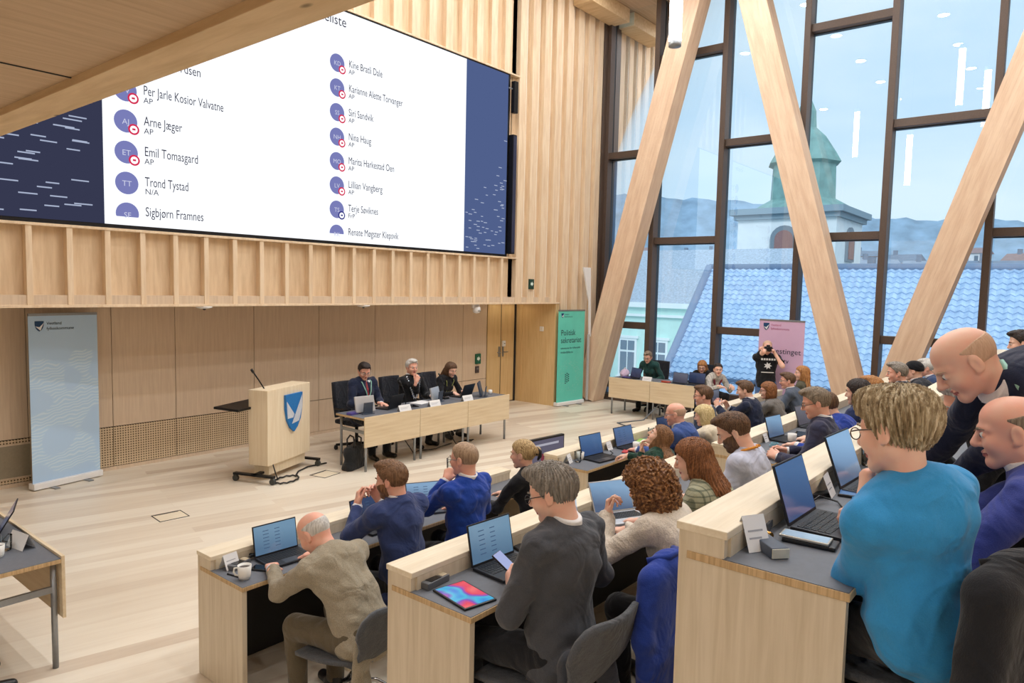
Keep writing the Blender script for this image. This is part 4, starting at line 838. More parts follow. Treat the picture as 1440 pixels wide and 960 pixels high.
desk('lowest front bench desk, left half, where the tweed-jacketed man sits', 2.14, 5.05, 4.255, 0, 4)
desk('lowest front bench desk, right half, with two open laptops at empty seats', 5.80, 12.6, 4.255, 0, 9)
desk('middle bench desk, left half, with the tablet on its end', 2.14, 5.1, 2.455, .40, 4)
desk('middle bench desk, right half, behind the man with orange lanyard', 5.76, 12.6, 2.44, .40, 9)
desk('nearest and highest bench desk with the blue-sweatered woman', 2.135, 5.2, 1.005, .94, 4)
desk('highest bench desk, far half, behind the old man with white hair', 5.8, 12.6, 1.005, .94, 9)
t = thing('wooden_step', 'low wooden step block on the floor behind the lowest bench', 'step', (2.93, 3.70, 0)); MB().box((-.16, -.14, 0), (.16, .16, .06), 0, .004).build('block', W_DESKX, t)
# ---------------------------------------------------------------- tables with modesty panels
def ftable(lab, loc, rz, w_, grp, ph=.40, dep=.62, skip=()):
    t = thing('folding_table', lab, 'table', loc, rz, grp)   # local: front panel at y=0 facing -Y
    MB().box((0.004, .02, .695), (w_-.004, dep, .722), 0, .003).build('top_core', W_PLY, t); MB().box((.006, .022, .721), (w_-.006, dep-.002, .725)).build('tabletop', LINO, t)
    MB().box((.004, 0, .335), (w_-.004, .02, .74), 0, .002).build('modesty_panel', W_TABLE, t)
    for x in (.06, w_-.06):
        for y in (.05, dep-.05): MB().tube([(x, y, .0), (x, y, .70)], .018, 10).build('leg', STEEL, t)
        MB().box((x-.012, .05, .50), (x+.012, dep-.05, .54)).build('side_rail', STEEL, t)
    return t
for k, l in enumerate(('leftmost of three joined birch tables of the presiding board', 'middle of three joined birch tables of the presiding board', 'rightmost of three joined birch tables of the presiding board')): ftable(l, (5.93+1.0*k, 7.29, 0), 0, 1.0, 'tables of the presiding board')
for k, l in enumerate(('birch table by the window holding the black laptop and name card', 'birch table by the window in front of the long-haired woman')): ftable(l, (12.2, 7.40-.92*k, 0), math.radians(-90), .92, 'tables by the window', .38)
t = ftable('grey-topped folding table cut by the left picture edge', (1.62, 4.93, 0), math.radians(90), 2.0, 'tables at the left edge', .4, .9)
# ---------------------------------------------------------------- chairs
FELT = fabric('grey_felt', srgb(86, 88, 92), .22, 160, bump=.5)
def felt_chair(label, loc, rz, base=CHROME, shell=FELT):
    t = thing('swivel_chair', label, 'chair', loc, rz, 'felt swivel chairs')     # faces local +Y
    R_ = []
    for i in range(19):
        a = i/18
        if a < .5: b = a/.5; y = .25-.43*b; z = .445-.012*math.sin(pi*b)-.025*(1-b)**3; w_ = .225+.012*math.sin(pi*b)-.045*b*b
        else:
            b = (a-.5)/.5; ang = min(1, b*3.2); y = -.18-.06*ang-.10*b; z = .445+.03*ang*ang+.33*b; w_ = .165+.078*min(1, b*1.5)**1.3-.04*max(0, b-.85)*4
        row = []
        for j in range(13):
            u = -1+j/6; yy = y; zz = z
            if a < .5: zz += .03*u*u*b
            else: yy += .055*u*u*(.4+.6*b); zz += (.03*u*u-.075*abs(u)**5-.012)*b
            row.append((u*w_, yy, zz))
        R_.append(row)
    MB().grid(R_, 0, .022).build('shell', shell, t)
    MB().tube([(0, 0, .36), (0, 0, .43)], .06, 14).tube([(0, 0, .13), (0, 0, .37)], .022, 12).build('column', base, t)
    m = MB()
    for k in range(4): a = pi/4+k*pi/2+.2; m.tube([(0, 0, .235), (.12*math.cos(a), .12*math.sin(a), .215), (.30*math.cos(a), .30*math.sin(a), .085)], [.014, .013, .011], 8)
    m.build('star_base', base, t)
    for k in range(4): a = pi/4+k*pi/2+.2; caster(t, .30*math.cos(a), .30*math.sin(a), 0, BLACKP, 1.05)
    return t
CH = []
def chair(x, y, z, rz, label):
    if not CH: CH.append(felt_chair(label, (x, y, z), math.radians(rz)))
    else: dup(CH[0], (x, y, z), math.radians(rz), label)
OFF = fabric('office_black', srgb(34, 36, 44), .15, 200)
def office(x, y, z, rz, label, src=[]):
    if src: return dup(src[0], (x, y, z), math.radians(rz), label)
    t = thing('office_chair', label, 'chair', (x, y, z), math.radians(rz), 'black office chairs'); src.append(t)
    MB().box((-.24, -.22, .41), (.24, .25, .48), 0, .03).build('seat', OFF, t)
    MB().grid([[(u*(.205-.02*abs(b-.5)), -.24-.08*b+.04*u*u, .50+.52*b) for u in [k/5-1 for k in range(11)]] for b in [k/10 for k in range(11)]], 0, .05).build('backrest', OFF, t)
    MB().tube([(0, -.2, .40), (0, -.30, .44), (0, -.31, .62)], .02, 8).build('back_support', BLACKM, t); MB().tube([(0, 0, .09), (0, 0, .41)], .025, 12).build('column', BLACKM, t)
    for q_ in (-1, 1): MB().tube([(q_*.24, -.02, .43), (q_*.28, -.02, .5), (q_*.28, -.02, .64)], .015, 8).box((q_*.28-.035, -.14, .64), (q_*.28+.035, .12, .665), 0, .01).build('armrest', BLACKP, t)
    m = MB()
    for k in range(5): a = k*2*pi/5+.3; m.tube([(0, 0, .11), (.31*math.cos(a), .31*math.sin(a), .075)], [.028, .018], 8)
    m.build('star_base', BLACKM, t)
    for k in range(5): a = k*2*pi/5+.3; caster(t, .31*math.cos(a), .31*math.sin(a), 0, BLACKP, .9)
    return t
# ---------------------------------------------------------------- laptops and small things on the desks
def dispmat(name, top, bot, st=1.0):  # glow gradient carries the bluish window reflection in its colour
    m, nt, b = newmat(name); tc = N(nt, 'ShaderNodeTexCoord'); sx = N(nt, 'ShaderNodeSeparateXYZ'); nt.links.new(tc.outputs['Generated'], sx.inputs[0])
    ad = N(nt, 'ShaderNodeMath', operation='MULTIPLY_ADD'); nt.links.new(sx.outputs[0], ad.inputs[0]); ad.inputs[1].default_value = .25; nt.links.new(sx.outputs[2], ad.inputs[2])
    r = ramp(nt, [(.25, bot), (.95, top)]); nt.links.new(ad.outputs[0], r.inputs[0]); nt.links.new(r.outputs[0], b.inputs['Emission Color']); b.inputs['Emission Strength'].default_value = st
    b.inputs['Base Color'].default_value = (.01, .01, .012, 1); b.inputs['Roughness'].default_value = .12; MATS[name] = m; return m
D_LIST = dispmat('display_list', srgb(122, 158, 186), srgb(92, 124, 154), .8); D_BLUE = dispmat('display_blue', srgb(84, 118, 164), srgb(58, 84, 128), .8); D_DARK = dispmat('display_dark', srgb(58, 74, 108), srgb(38, 46, 72), .8); D_LIGHT = dispmat('display_light', srgb(140, 178, 214), srgb(90, 110, 140), .8); D_GREY = dispmat('display_grey', srgb(100, 104, 120), srgb(70, 72, 90), .8); D_TEAL = dispmat('display_teal', srgb(60, 120, 136), srgb(40, 60, 110), .8)
LAPG = plain('laptop_grey', srgb(78, 82, 90), .4, .4, .03); LAPD = plain('laptop_dark', srgb(36, 38, 44), .45, .2, .03); LAPS = plain('laptop_silver', srgb(200, 203, 208), .35, .5, .02); KEYD = plain('laptop_keys', srgb(24, 25, 29), .5); DLINE = emit('display_line', srgb(74, 96, 128), .8)
def laptop(label, x, y, z, rz=0, w_=.30, d_=.20, h_=.195, tilt=18, body=LAPD, disp=D_LIST, content=True, grp='open laptops on the benches'):
    t = thing('laptop', label, 'laptop', (x, y, z), math.radians(rz), grp)
    MB().box((-w_/2, -d_, .003), (w_/2, 0, .017), 0, .003).build('base', body, t)
    m = MB(); nx, ny = 14, 5; kw = (w_-.03)/nx; kd = d_*.52/ny
    for i in range(nx):
        for j in range(ny): m.box((-w_/2+.015+i*kw+.0015, -.018-(j+1)*kd+.0015, .0165), (-w_/2+.015+(i+1)*kw-.0015, -.018-j*kd-.0015, .0188))
    m.build('keyboard', KEYD if body is not KEYD else LAPG, t); MB().box((-.05, -d_+.012, .0165), (.05, -d_*.63, .0176)).build('touchpad', body if body is LAPS else LAPG, t)
    Mx = Matrix.Translation((0, .002, .014)) @ Matrix.Rotation(-math.radians(tilt), 4, 'X')
    l = MB().box((-w_/2, 0, 0), (w_/2, .008, h_), 0, .003, Mx).build('lid', body, t)
    dd = MB().raw([Mx @ Vector(p) for p in ((-w_/2+.007, -.0008, .012), (w_/2-.007, -.0008, .012), (w_/2-.007, -.0008, h_-.007), (-w_/2+.007, -.0008, h_-.007))], [(0, 1, 2, 3)]).build('display', disp, l)
    if content:
        m = MB()
        for k in range(6):
            zz = h_*.78-k*h_*.11
            for a, c in ((-.085, -.045), (-.005, .03)): m.raw([Mx @ Vector(p) for p in ((a*w_/.3, -.0016, zz), (c*w_/.3, -.0016, zz), (c*w_/.3, -.0016, zz+.0042), (a*w_/.3, -.0016, zz+.0042))], [(0, 1, 2, 3)])
        m.build('page_print', DLINE, l)
    return t
CUP = plain('white_porcelain', srgb(238, 236, 230), .3, 0, .02)
def drinkglass():
    m, nt, b = newmat('drinking_glass'); nt.nodes.remove(b); t = N(nt, 'ShaderNodeBsdfTransparent'); t.inputs[0].default_value = (.90, .94, .95, 1); g = N(nt, 'ShaderNodeBsdfGlossy'); g.inputs['Roughness'].default_value = .05
    f = N(nt, 'ShaderNodeFresnel', i_IOR=1.5); mx = N(nt, 'ShaderNodeMixShader'); nt.links.new(f.outputs[0], mx.inputs[0]); nt.links.new(t.outputs[0], mx.inputs[1]); nt.links.new(g.outputs[0], mx.inputs[2]); nt.links.new(mx.outputs[0], nt.nodes['Material Output'].inputs[0]); return m
DG = drinkglass(); COFFEE = plain('coffee', srgb(48, 28, 16), .3)
def mug(label, x, y, z, a=0, s_=1.0):
    t = thing('coffee_mug', label, 'mug', (x, y, z), math.radians(a), 'white coffee mugs')
    MB().lathe([(0, .002), (.030*s_, .0), (.036*s_, .02*s_), (.041*s_, .085*s_), (.0385*s_, .085*s_), (.033*s_, .02*s_), (0, .01*s_)], n=24).build('cup', CUP, t); MB().tube([(.038*s_, 0, .07*s_), (.058*s_, 0, .068*s_), (.062*s_, 0, .045*s_), (.052*s_, 0, .026*s_), (.036*s_, 0, .022*s_)], .0055*s_, 8).build('handle', CUP, t); MB().lathe([(0, .07*s_), (.0375*s_, .07*s_)], n=20).build('coffee', COFFEE, t)
def glass(label, x, y, z, h_=.11):
    t = thing('drinking_glass', label, 'glass', (x, y, z), 0, 'water glasses'); MB().lathe([(0, .003), (.030, .003), (.033, .01), (.037, h_)], n=22).build('tumbler', DG, t); MB().lathe([(.0325, h_*.5), (0, h_*.5)], n=18).build('water', DG, t)
PAPER = plain('white_card', srgb(240, 240, 240), .7, 0, .01)
def card(label, x, y, z, rz=0, w_=.10, h_=.09, tx=True, grp='folded name cards'):
    t = thing('name_card', label, 'name card', (x, y, z), math.radians(rz), grp); d = h_*.42
    MB().raw([(-w_/2, -d, .001), (w_/2, -d, .001), (w_/2, 0, h_), (-w_/2, 0, h_), (-w_/2, d, .001), (w_/2, d, .001), (w_/2, 0, h_-.002), (-w_/2, 0, h_-.002)], [(0, 1, 2, 3), (4, 7, 6, 5)]).build('folded_card', PAPER, t)
    if tx:
        m = MB()
        for k in range(2):
            f0 = .55-.2*k; m.raw([(-w_*.36, -d*(1-f0)-.001, h_*f0), (w_*(.3-.1*k), -d*(1-f0)-.001, h_*f0), (w_*(.3-.1*k), -d*(1-f0-.05)-.001, h_*(f0+.05)), (-w_*.36, -d*(1-f0-.05)-.001, h_*(f0+.05))], [(0, 1, 2, 3)])
        m.build('printed_lines', plain('card_ink', srgb(172, 174, 180), .7), t)
def slab(name, label, cat, x, y, z, rz, w_, d_, h_, m0, m1=None, inset=.006, part='screen', grp=None):
    t = thing(name, label, cat, (x, y, z), math.radians(rz), grp); MB().box((-w_/2, -d_/2, 0), (w_/2, d_/2, h_), 0, min(.004, h_*.35)).build('case', m0, t)
    if m1: MB().box((-w_/2+inset, -d_/2+inset, h_-.001), (w_/2-inset, d_/2-inset, h_+.0006)).build(part, m1, t)
    return t
SCRG = plain('dark_glass', srgb(20, 22, 28), .1)
def mic(label, x, y, z, rz=0):
    t = thing('voting_unit', label, 'voting unit', (x, y, z), math.radians(rz), 'voting units'); MB().box((-.075, -.03, 0), (.075, .03, .032), 0, .005).build('case', plain('unit_grey', srgb(96, 98, 102), .5), t); MB().box((-.05, -.025, .031), (.02, .02, .034)).build('panel', SCRG, t); MB().box((.03, -.022, .031), (.068, .022, .035), 0, .001).build('button', plain('unit_btn', srgb(190, 176, 150), .5), t); return t
def cable(label, pts, r=.004, m=BLACKP): tag(MB().tube(pts, r, 6).build('cable', m), label, 'cable')
# lowest bench, left half (worktop .7125)
Z1, Z2, Z3 = .7130, 1.1130, 1.6530
laptop('open laptop showing a list, before the man in the tweed jacket', 2.56, 4.03, Z1, -3, .31, .21, .20, 10)
laptop('open dark laptop before the man with raised hands', 3.33, 4.04, Z1, 4, .30, .20, .20, 12, LAPD, D_DARK)
laptop('open laptop with pale blue screen right of the man with raised hands', 3.92, 4.05, Z1, -28, .30, .20, .19, 25, LAPG, D_LIGHT)
mug('white coffee mug on the end of the lowest bench by the tweed-jacketed man', 2.215, 3.836, Z1, 140)
mic('grey voting unit behind the mug on the end of the lowest bench', 2.29, 4.03, Z1, 20); card('white name card at the end of the lowest bench', 2.245, 4.06, Z1, 8)
slab('smartphone', 'dark phone lying between mug and laptop of the tweed-jacketed man', 'phone', 2.37, 3.88, Z1, 30, .075, .15, .012, BLACKP, SCRG); tag(MB().tube([(2.18, 3.97, Z1+.004), (2.20, 3.83+.05, Z1+.004)], [.005, .004], 8).build('pen', BLACKP), 'black pen left of the mug on the lowest bench end', 'pen')
slab('paper_sheet', 'white paper at the left elbow of the tweed-jacketed man', 'paper', 2.70, 3.83, Z1, -20, .21, .15, .002, PAPER)
cable('black cables bundled behind the laptop of the tweed-jacketed man', [(2.32, 4.075, Z1+.01), (2.45, 4.07, Z1+.03), (2.38, 4.06, Z1+.045), (2.5, 4.075, Z1+.012), (2.62, 4.07, Z1+.01)], .007)
cable('black cables in a loop right of the pale blue laptop screen', [(4.02, 4.06, Z1+.01), (4.12, 4.05, Z1+.11), (4.16, 4.0, Z1+.05), (4.10, 3.95, Z1+.09), (4.05, 4.0, Z1+.01)], .005)
# lowest bench, right half
laptop('open laptop with blue screen, first from the left end of the right front bench', 6.33, 4.0, Z1, -6, .36, .23, .23, 14, LAPD, D_BLUE, False); laptop('open laptop with blue screen, second from the left end of the right front bench', 7.02, 4.0, Z1, -4, .36, .23, .22, 16, LAPD, D_BLUE)
laptop('small open laptop before the bald man in blue', 8.02, 4.02, Z1, -8, .30, .2, .2, 10, LAPD, D_DARK, False); mug('white coffee mug left of the first blue laptop', 6.13, 4.03, Z1, 200, .95); glass('water glass between name card and mug at the right front bench end', 6.02, 3.99, Z1); card('white name card on the end of the right front bench', 5.93, 4.05, Z1, 14, .10, .09)
mug('white coffee mug before the second blue laptop', 6.98, 3.85, Z1, 250, .95); slab('notebook', 'small red notebook beside the mug at the right front bench', 'notebook', 6.78, 3.87, Z1, 20, .14, .06, .012, plain('red_cover', srgb(186, 58, 60), .5)); slab('magazine', 'green and white leaflet right of the second blue laptop', 'leaflet', 7.42, 3.98, Z1, 15, .26, .18, .004, plain('leaf_green', srgb(150, 196, 96), .5), PAPER, .05, 'photo'); glass('water glass behind the green leaflet', 7.70, 4.05, Z1); card('white name card between the two blue laptops', 6.74, 4.07, Z1, 0, .1, .09)
cable('grey cable lying before the second blue laptop', [(6.5, 3.9, Z1+.004), (6.62, 3.93, Z1+.004), (6.7, 4.02, Z1+.004)], .004)
# middle bench, left half
laptop('open laptop showing a list, before the man with the phone', 2.65, 2.24, Z2, -4, .30, .21, .205, 12); T = slab('tablet', 'tablet with bright red and blue wallpaper on the end of the middle bench', 'tablet', 2.27, 2.09, Z2, 79, .25, .175, .010, BLACKP)
def wallpaper():
    m, nt, b = newmat('wallpaper'); tc = N(nt, 'ShaderNodeTexCoord'); no = N(nt, 'ShaderNodeTexNoise', i_Scale=7.0, i_Detail=1.0); nt.links.new(tc.outputs['Object'], no.inputs['Vector'])
    r = ramp(nt, [(.3, srgb(40, 90, 220)), (.43, srgb(60, 190, 225)), (.5, srgb(120, 70, 190)), (.58, srgb(235, 60, 90)), (.72, srgb(250, 120, 110))]); nt.links.new(no.outputs['Fac'], r.inputs[0]); nt.links.new(r.outputs[0], b.inputs['Emission Color']); b.inputs['Emission Strength'].default_value = .9; b.inputs['Base Color'].default_value = (.02, .02, .02, 1); b.inputs['Roughness'].default_value = .15; return m
MB().box((-.116, -.079, .009), (.116, .079, .0106)).build('display', wallpaper(), T)
mic('grey voting unit behind the tablet on the middle bench', 2.27, 2.28, Z2, 4); card('white name card behind the voting unit at the middle bench end', 2.33, 2.335, Z2, 0, .1, .075)
slab('folder', 'closed dark folder right of the phone-holding man', 'folder', 2.98, 2.16, Z2, -18, .30, .21, .016, LAPD); glass('water glass by the grey-haired man at the middle bench', 3.17, 2.26, Z2, .12); cable('white cable lying behind the dark folder', [(2.9, 2.27, Z2+.004), (2.98, 2.31, Z2+.02), (3.06, 2.28, Z2+.02), (3.12, 2.24, Z2+.004)], .005, WHITE)
laptop('silver laptop before the curly-haired woman', 3.74, 2.19, Z2, -26, .29, .2, .20, 28, LAPS, D_LIGHT, False); laptop('small dark laptop behind the grey-haired man, edge-on', 3.36, 2.23, Z2, 25, .26, .18, .17, 8, LAPD, D_LIGHT, False)
# middle bench, right half
laptop('open laptop with half-lit screen, left of the navy-suited man with glasses', 6.78, 2.23, Z2, -8, .30, .2, .21, 16, LAPD, D_LIGHT, False); laptop('open laptop with grey screen behind the navy-suited man with glasses', 7.66, 2.23, Z2, -6, .32, .2, .21, 18, LAPG, D_GREY, False); mug('white coffee mug at the elbow of the navy-suited man with glasses', 6.70, 2.07, Z2, 30); tag(MB().tube([(6.4+.04*math.cos(k*pi/6), 2.14+.03*math.sin(k*pi/6), Z2+.012) for k in range(13)], .004, 6).tube([(6.5+.04*math.cos(k*pi/6), 2.16+.03*math.sin(k*pi/6), Z2+.012) for k in range(13)], .004, 6).build('reading_glasses', plain('teal_frame', srgb(96, 160, 176), .3)), 'folded blue-rimmed glasses on the middle bench by the mug', 'glasses')
mug('white coffee mug behind the grey laptop screen on the middle bench', 8.0, 2.15, Z2, 10); card('white name card left of the half-lit laptop', 6.55, 2.28, Z2, 0)
slab('tablet', 'dark tablet lying flat beside the half-lit laptop', 'tablet', 7.15, 2.1, Z2, 10, .26, .17, .01, BLACKP, SCRG)
# highest bench, left half
laptop('large open laptop on the end of the highest bench, before the woman in blue', 2.70, .775, Z3, -2, .29, .225, .22, 18, LAPD, D_BLUE, False); LP = COL.objects['laptop'] if False else None
laptop('second open laptop on the highest bench, behind the hand of the woman in blue', 3.36, .765, Z3, -3, .31, .21, .23, 20, LAPD, D_LIGHT, False); laptop('third open laptop on the highest bench, teal screen beyond her face', 4.00, .775, Z3, -4, .30, .2, .22, 20, LAPD, D_TEAL, False)
t = thing('remote_box', 'long grey box lying on the end of the highest bench', 'box', (2.335, .80, Z3), math.radians(-42)); MB().box((-.03, -.115, 0), (.03, .115, .036), 0, .004).build('case', plain('box_slate', srgb(72, 82, 98), .45), t); MB().box((-.0285, -.119, .003), (.0285, -.114, .033)).build('end_face', plain('box_cream', srgb(214, 212, 196), .6), t)
slab('phone_case', 'black phone case lying under the phone on the highest bench', 'case', 2.475, .685, Z3, 5, .085, .17, .014, BLACKP); slab('smartphone', 'phone with shining screen on the highest bench end', 'phone', 2.47, .70, Z3+.0145, 4, .075, .16, .009, plain('phone_silver', srgb(190, 186, 176), .3, .5), plain('phone_shine', srgb(170, 196, 220), .08), grp=None); tag(MB().tube([(2.42, .80, Z3+.012), (2.44, .84, Z3+.012)], [.012, .012], 10).build('lipstick', plain('gold_tube', srgb(196, 150, 80), .3, .8)), 'small gold tube beside the phone on the highest bench', 'tube')
card('white name card at the end of the highest bench', 2.30, .825, Z3, -30, .09, .11, True); mic('black voting unit behind the large laptop', 2.55, .87, Z3, 8); card('transparent name card stand beyond the large laptop', 3.12, .82, Z3, 5, .1, .09)
cable('black cable looping right of the large laptop', [(2.86, .82, Z3+.01), (2.98, .80, Z3+.03), (3.02, .74, Z3+.01), (2.95, .70, Z3+.004)], .004); slab('pen_tray', 'black remote lying behind the large laptop of the woman in blue', 'remote', 3.05, .84, Z3, 60, .04, .14, .02, BLACKP)
slab('smartphone', 'phone with blue screen between the first two laptops of the highest bench', 'phone', 3.19, .70, Z3, 10, .08, .16, .012, BLACKP, D_BLUE); mug('white mug before the face of the woman in blue', 3.63, .70, Z3, 100, .95); glass('water glass behind the second laptop of the highest bench', 3.80, .80, Z3, .1)
laptop('tall dark laptop seen from its side before the old man', 5.0, .84, Z3, -60, .32, .22, .22, 8, LAPD, D_DARK, False); slab('papers', 'white papers lying behind the tall dark laptop', 'papers', 4.7, .80, Z3, 20, .3, .21, .006, PAPER)
# presiding board
def sidelap(lab, x, y, rz, body, disp, **k): laptop(lab, x, y, .7255, rz, .32, .21, .21, k.get('tilt', 20), body, disp, False, 'laptops of the presiding board')
sidelap('black laptop on the table before the left man of the board', 6.72, 7.62, 195, LAPD, D_DARK); sidelap('black laptop on the table before the woman of the board', 8.27, 7.66, 190, LAPD, D_DARK)
def monitor(lab, x, y, rz, m0, w_=.30, h_=.24):
    t = thing('desk_monitor', lab, 'monitor', (x, y, .7255), math.radians(rz), 'small monitors of the presiding board'); Mx = Matrix.Rotation(.25, 4, 'X'); MB().box((-w_/2, -.01, .02), (w_/2, .015, h_), 0, .006, Mx).build('case', m0, t); MB().raw([Mx @ Vector(p) for p in ((-w_/2+.015, -.0115, .035), (w_/2-.015, -.0115, .035), (w_/2-.015, -.0115, h_-.015), (-w_/2+.015, -.0115, h_-.015))], [(0, 1, 2, 3)]).build('screen', D_LIST, t); MB().box((-.09, -.03, 0), (.09, .09, .01), 0, .003).prism([(-.07, .0), (.07, 0), (.07, .16), (-.07, .16)], .012, 0, Matrix.Translation((0, .06, .0)) @ Matrix.Rotation(pi/2-.1, 4, 'X')).build('stand', plain('stand_slate', srgb(66, 76, 92), .45), t)
monitor('white monitor with dark stand at the left end of the board table', 6.20, 7.60, 172, LAPS); monitor('white tilted monitor between chairman and woman of the board', 7.62, 7.66, 200, LAPS, .28, .22); monitor('dark tilted monitor at the right end of the board table', 8.50, 7.52, 215, plain('mon_dark', srgb(52, 66, 88), .4), .28, .24)
for lab, x in (('white name card left before the chairman', 6.72), ('white name card right before the chairman', 7.31), ('white name card before the woman of the board', 8.02)): card(lab, x, 7.40, .7255, 0, .22, .085)
for lab, x, y in (('gooseneck microphone before the left man of the board', 6.86, 7.52), ('gooseneck microphone before the chairman', 7.90-.02, 7.75)):
    t = thing('microphone', lab, 'microphone', (x, y, .7255), 0, 'gooseneck microphones'); MB().box((-.05, -.06, 0), (.05, .06, .03), 0, .008).build('base', BLACKP, t); MB().tube([(0, 0, .03), (-.01, 0, .2), (-.05, .05, .36)], .006, 8).build('neck', BLACKM, t); MB().tube([(-.048, .048, .35), (-.065, .075, .40)], [.012, .013], 10).build('head', BLACKP, t)
slab('papers', 'papers spread before the chairman', 'papers', 7.35, 7.72, .7255, 12, .30, .21, .012, PAPER); slab('tablet', 'dark tablet lying on the left table of the board', 'tablet', 6.98, 7.6, .7255, -14, .26, .18, .012, BLACKP, SCRG); slab('pouch', 'violet pouch at the left table corner of the board', 'pouch', 6.02, 7.66, .7255, 10, .14, .09, .03, plain('violet', srgb(86, 74, 150), .6)); mug('white cup at the right end of the board table', 8.80, 7.6, .7255, 0, .8)
t = thing('tote_bag', 'black bag standing on the floor at the left end of the board table', 'bag', (6.02, 7.62, 0), math.radians(20)); g = Field((-.24, -.16, -.01), (.24, .16, .36), .01); g.ell((0, 0, .14), (.19, .10, .19), k=.02, cut=[((0, 0, .30), (0, 0, 1.)), ((0, 0, .0), (0, 0, -1.))]).cone((-.15, 0, .03), (.15, 0, .03), .085, .085, .05, cut=[((0, 0, .0), (0, 0, -1.))]).cone((-.13, 0, .25), (.13, 0, .25), .07, .07, .06, cut=[((0, 0, .31), (0, 0, 1.))]); g.wave(.006, 30, 4); mesh_from('body', [g], fabric('bag_black', srgb(38, 40, 42), .1), t)
for q_ in (-1, 1): MB().tube([(-.09, q_*.05, .29), (-.08, q_*.06, .40), (0, q_*.065, .44), (.08, q_*.06, .40), (.09, q_*.05, .29)], .011, 8).build('handle', BLACKP, t)
for k, lab in enumerate(('black cable looping on the floor under the left board tables', 'grey cable hanging from the board tables to the floor')):
    r_ = random.Random(k); cable(lab, [(7.0+k*.9, 7.8, .69), (6.98+k*.9, 7.75, .3), (7.1+k*.9, 7.6, .015)]+[(7.15+k*.8+.1*j, 7.55+.16*r_.random(), .012) for j in range(1, 6)]+[(8.0+k*.3, 7.7, .012)], .008)
# window table things
laptop('black laptop before the woman in the green jacket', 12.50, 6.98, .7255, 250, .30, .2, .2, 15, LAPD, D_DARK, False, 'laptops on the window tables'); laptop('grey laptop in the middle of the window tables', 12.44, 5.98, .7255, 265, .32, .2, .2, 12, LAPG, D_GREY, False, 'laptops on the window tables'); laptop('black laptop before the long-haired woman', 12.62, 5.72, .7255, 268, .34, .2, .21, 10, LAPD, D_DARK, False, 'laptops on the window tables'); card('white name card on the window table', 12.32, 6.60, .7255, -90, .2, .085)
t = thing('handbag', 'pale pink bag on the far end of the window table', 'bag', (12.55, 7.24, .7255), .3); g = Field((-.2, -.14, -.01), (.2, .14, .2), .01); g.ell((0, 0, .06), (.15, .09, .1), cut=[((0, 0, 0), (0, 0, -1.))]); g.wave(.012, 32, 2); mesh_from('body', [g], fabric('pink_bag', srgb(206, 184, 208), .08), t); MB().tube([(-.06, 0, .14), (-.04, 0, .19), (.04, 0, .19), (.06, 0, .14)], .007, 8).build('handle', PAPER, t)
slab('pencil_case', 'orange-red pencil case on the window table', 'pencil case', 12.36, 6.22, .7255, 80, .2, .06, .035, plain('orange_red', srgb(190, 78, 56), .5)); slab('pouch', 'violet pouch beside the pink bag on the window table', 'pouch', 12.38, 7.10, .7255, 80, .18, .06, .03, MATS['violet'])
cable('grey cable from the window table across the floor', [(12.4, 6.3, .69), (12.3, 6.32, .3), (12.05, 6.5, .012), (11.4, 6.7, .012), (11.2, 6.3, .012), (11.6, 5.6, .012)], .012, plain('cable_grey', srgb(110, 116, 122), .5))
# left table things
card('name card on the table at the left picture edge', 1.50, 5.34, .7255, 100, .20, .10); mug('white coffee cup on the table at the left picture edge', 1.345, 5.24, .7255, 60, .95); glass('water glass on the table at the left picture edge', 1.415, 5.34, .7255, .1); laptop('dark laptop at the far left picture edge', 1.47, 5.72, .7255, 250, .32, .21, .21, 30, LAPD, D_DARK, False, 'laptops on the left table'); cable('black cables tangled on the left table', [(1.55, 5.5, .73), (1.5, 5.6, .75), (1.44, 5.5, .74), (1.5, 5.42, .73), (1.56, 5.6, .735)], .005)
# ---------------------------------------------------------------- the town outside
def tilemat(name, dark, lite, rowz, colw):
    m, nt, b = newmat(name); tc = N(nt, 'ShaderNodeTexCoord'); no = N(nt, 'ShaderNodeTexNoise', i_Scale=3.0, i_Detail=5.0, i_Roughness=.7); nt.links.new(tc.outputs['Object'], no.inputs['Vector'])
    r = ramp(nt, [(.3, dark), (.7, lite)]); nt.links.new(no.outputs['Fac'], r.inputs[0]); nt.links.new(r.outputs[0], b.inputs['Base Color']); b.inputs['Roughness'].default_value = .35; b.inputs['Specular IOR Level'].default_value = .6; MATS[name] = m; return m
TILE = tilemat('glazed_tiles', srgb(150, 180, 214), srgb(196, 220, 244), 0, 0); SLATE = plain('slate_roof', srgb(170, 184, 200), .6, 0, .2, 0, 9); MINT = plain('mint_render', srgb(196, 232, 226), .8, 0, .04, 0, 2); TRIMW = plain('window_trim', srgb(232, 240, 242), .6); DGLASS = plain('dark_pane', srgb(110, 130, 148), .1); LEAD = plain('lead_flashing', srgb(140, 158, 186), .5)
b_ = thing('neighbour_roof', 'big roof of blue-grey glazed tiles close outside the windows', 'roof', (30, 0, 0)); b_['kind'] = 'thing'
y0r, y1r = -14.0, 13.2; cw = .27; rows = 34; ex = .265; pit = math.radians(48); nx = int((y1r-y0r)/cw)*4; P = []
for i in range(rows):
    for e in (0, 1):
        d = (i+e*.98)*ex; lift = .045*e
        P.append([(0-d*math.cos(pit)-lift*math.sin(pit), y0r+(y1r-y0r)*j/nx, 3.55-d*math.sin(pit)+lift*math.cos(pit)+.035*math.sin(2*pi*j/4)) for j in range(nx+1)])
MB().grid(P, 0, 0, False).build('tiled_slope', TILE, b_)
MB().prism([(0, 3.5), (-10, -7.6), (10, -7.6)], y1r-y0r, 0, Matrix(((1, 0, 0, 0), (0, 0, 1, y0r), (0, 1, 0, -.12), (0, 0, 0, 1)))).build('gable_body', MINT, b_)
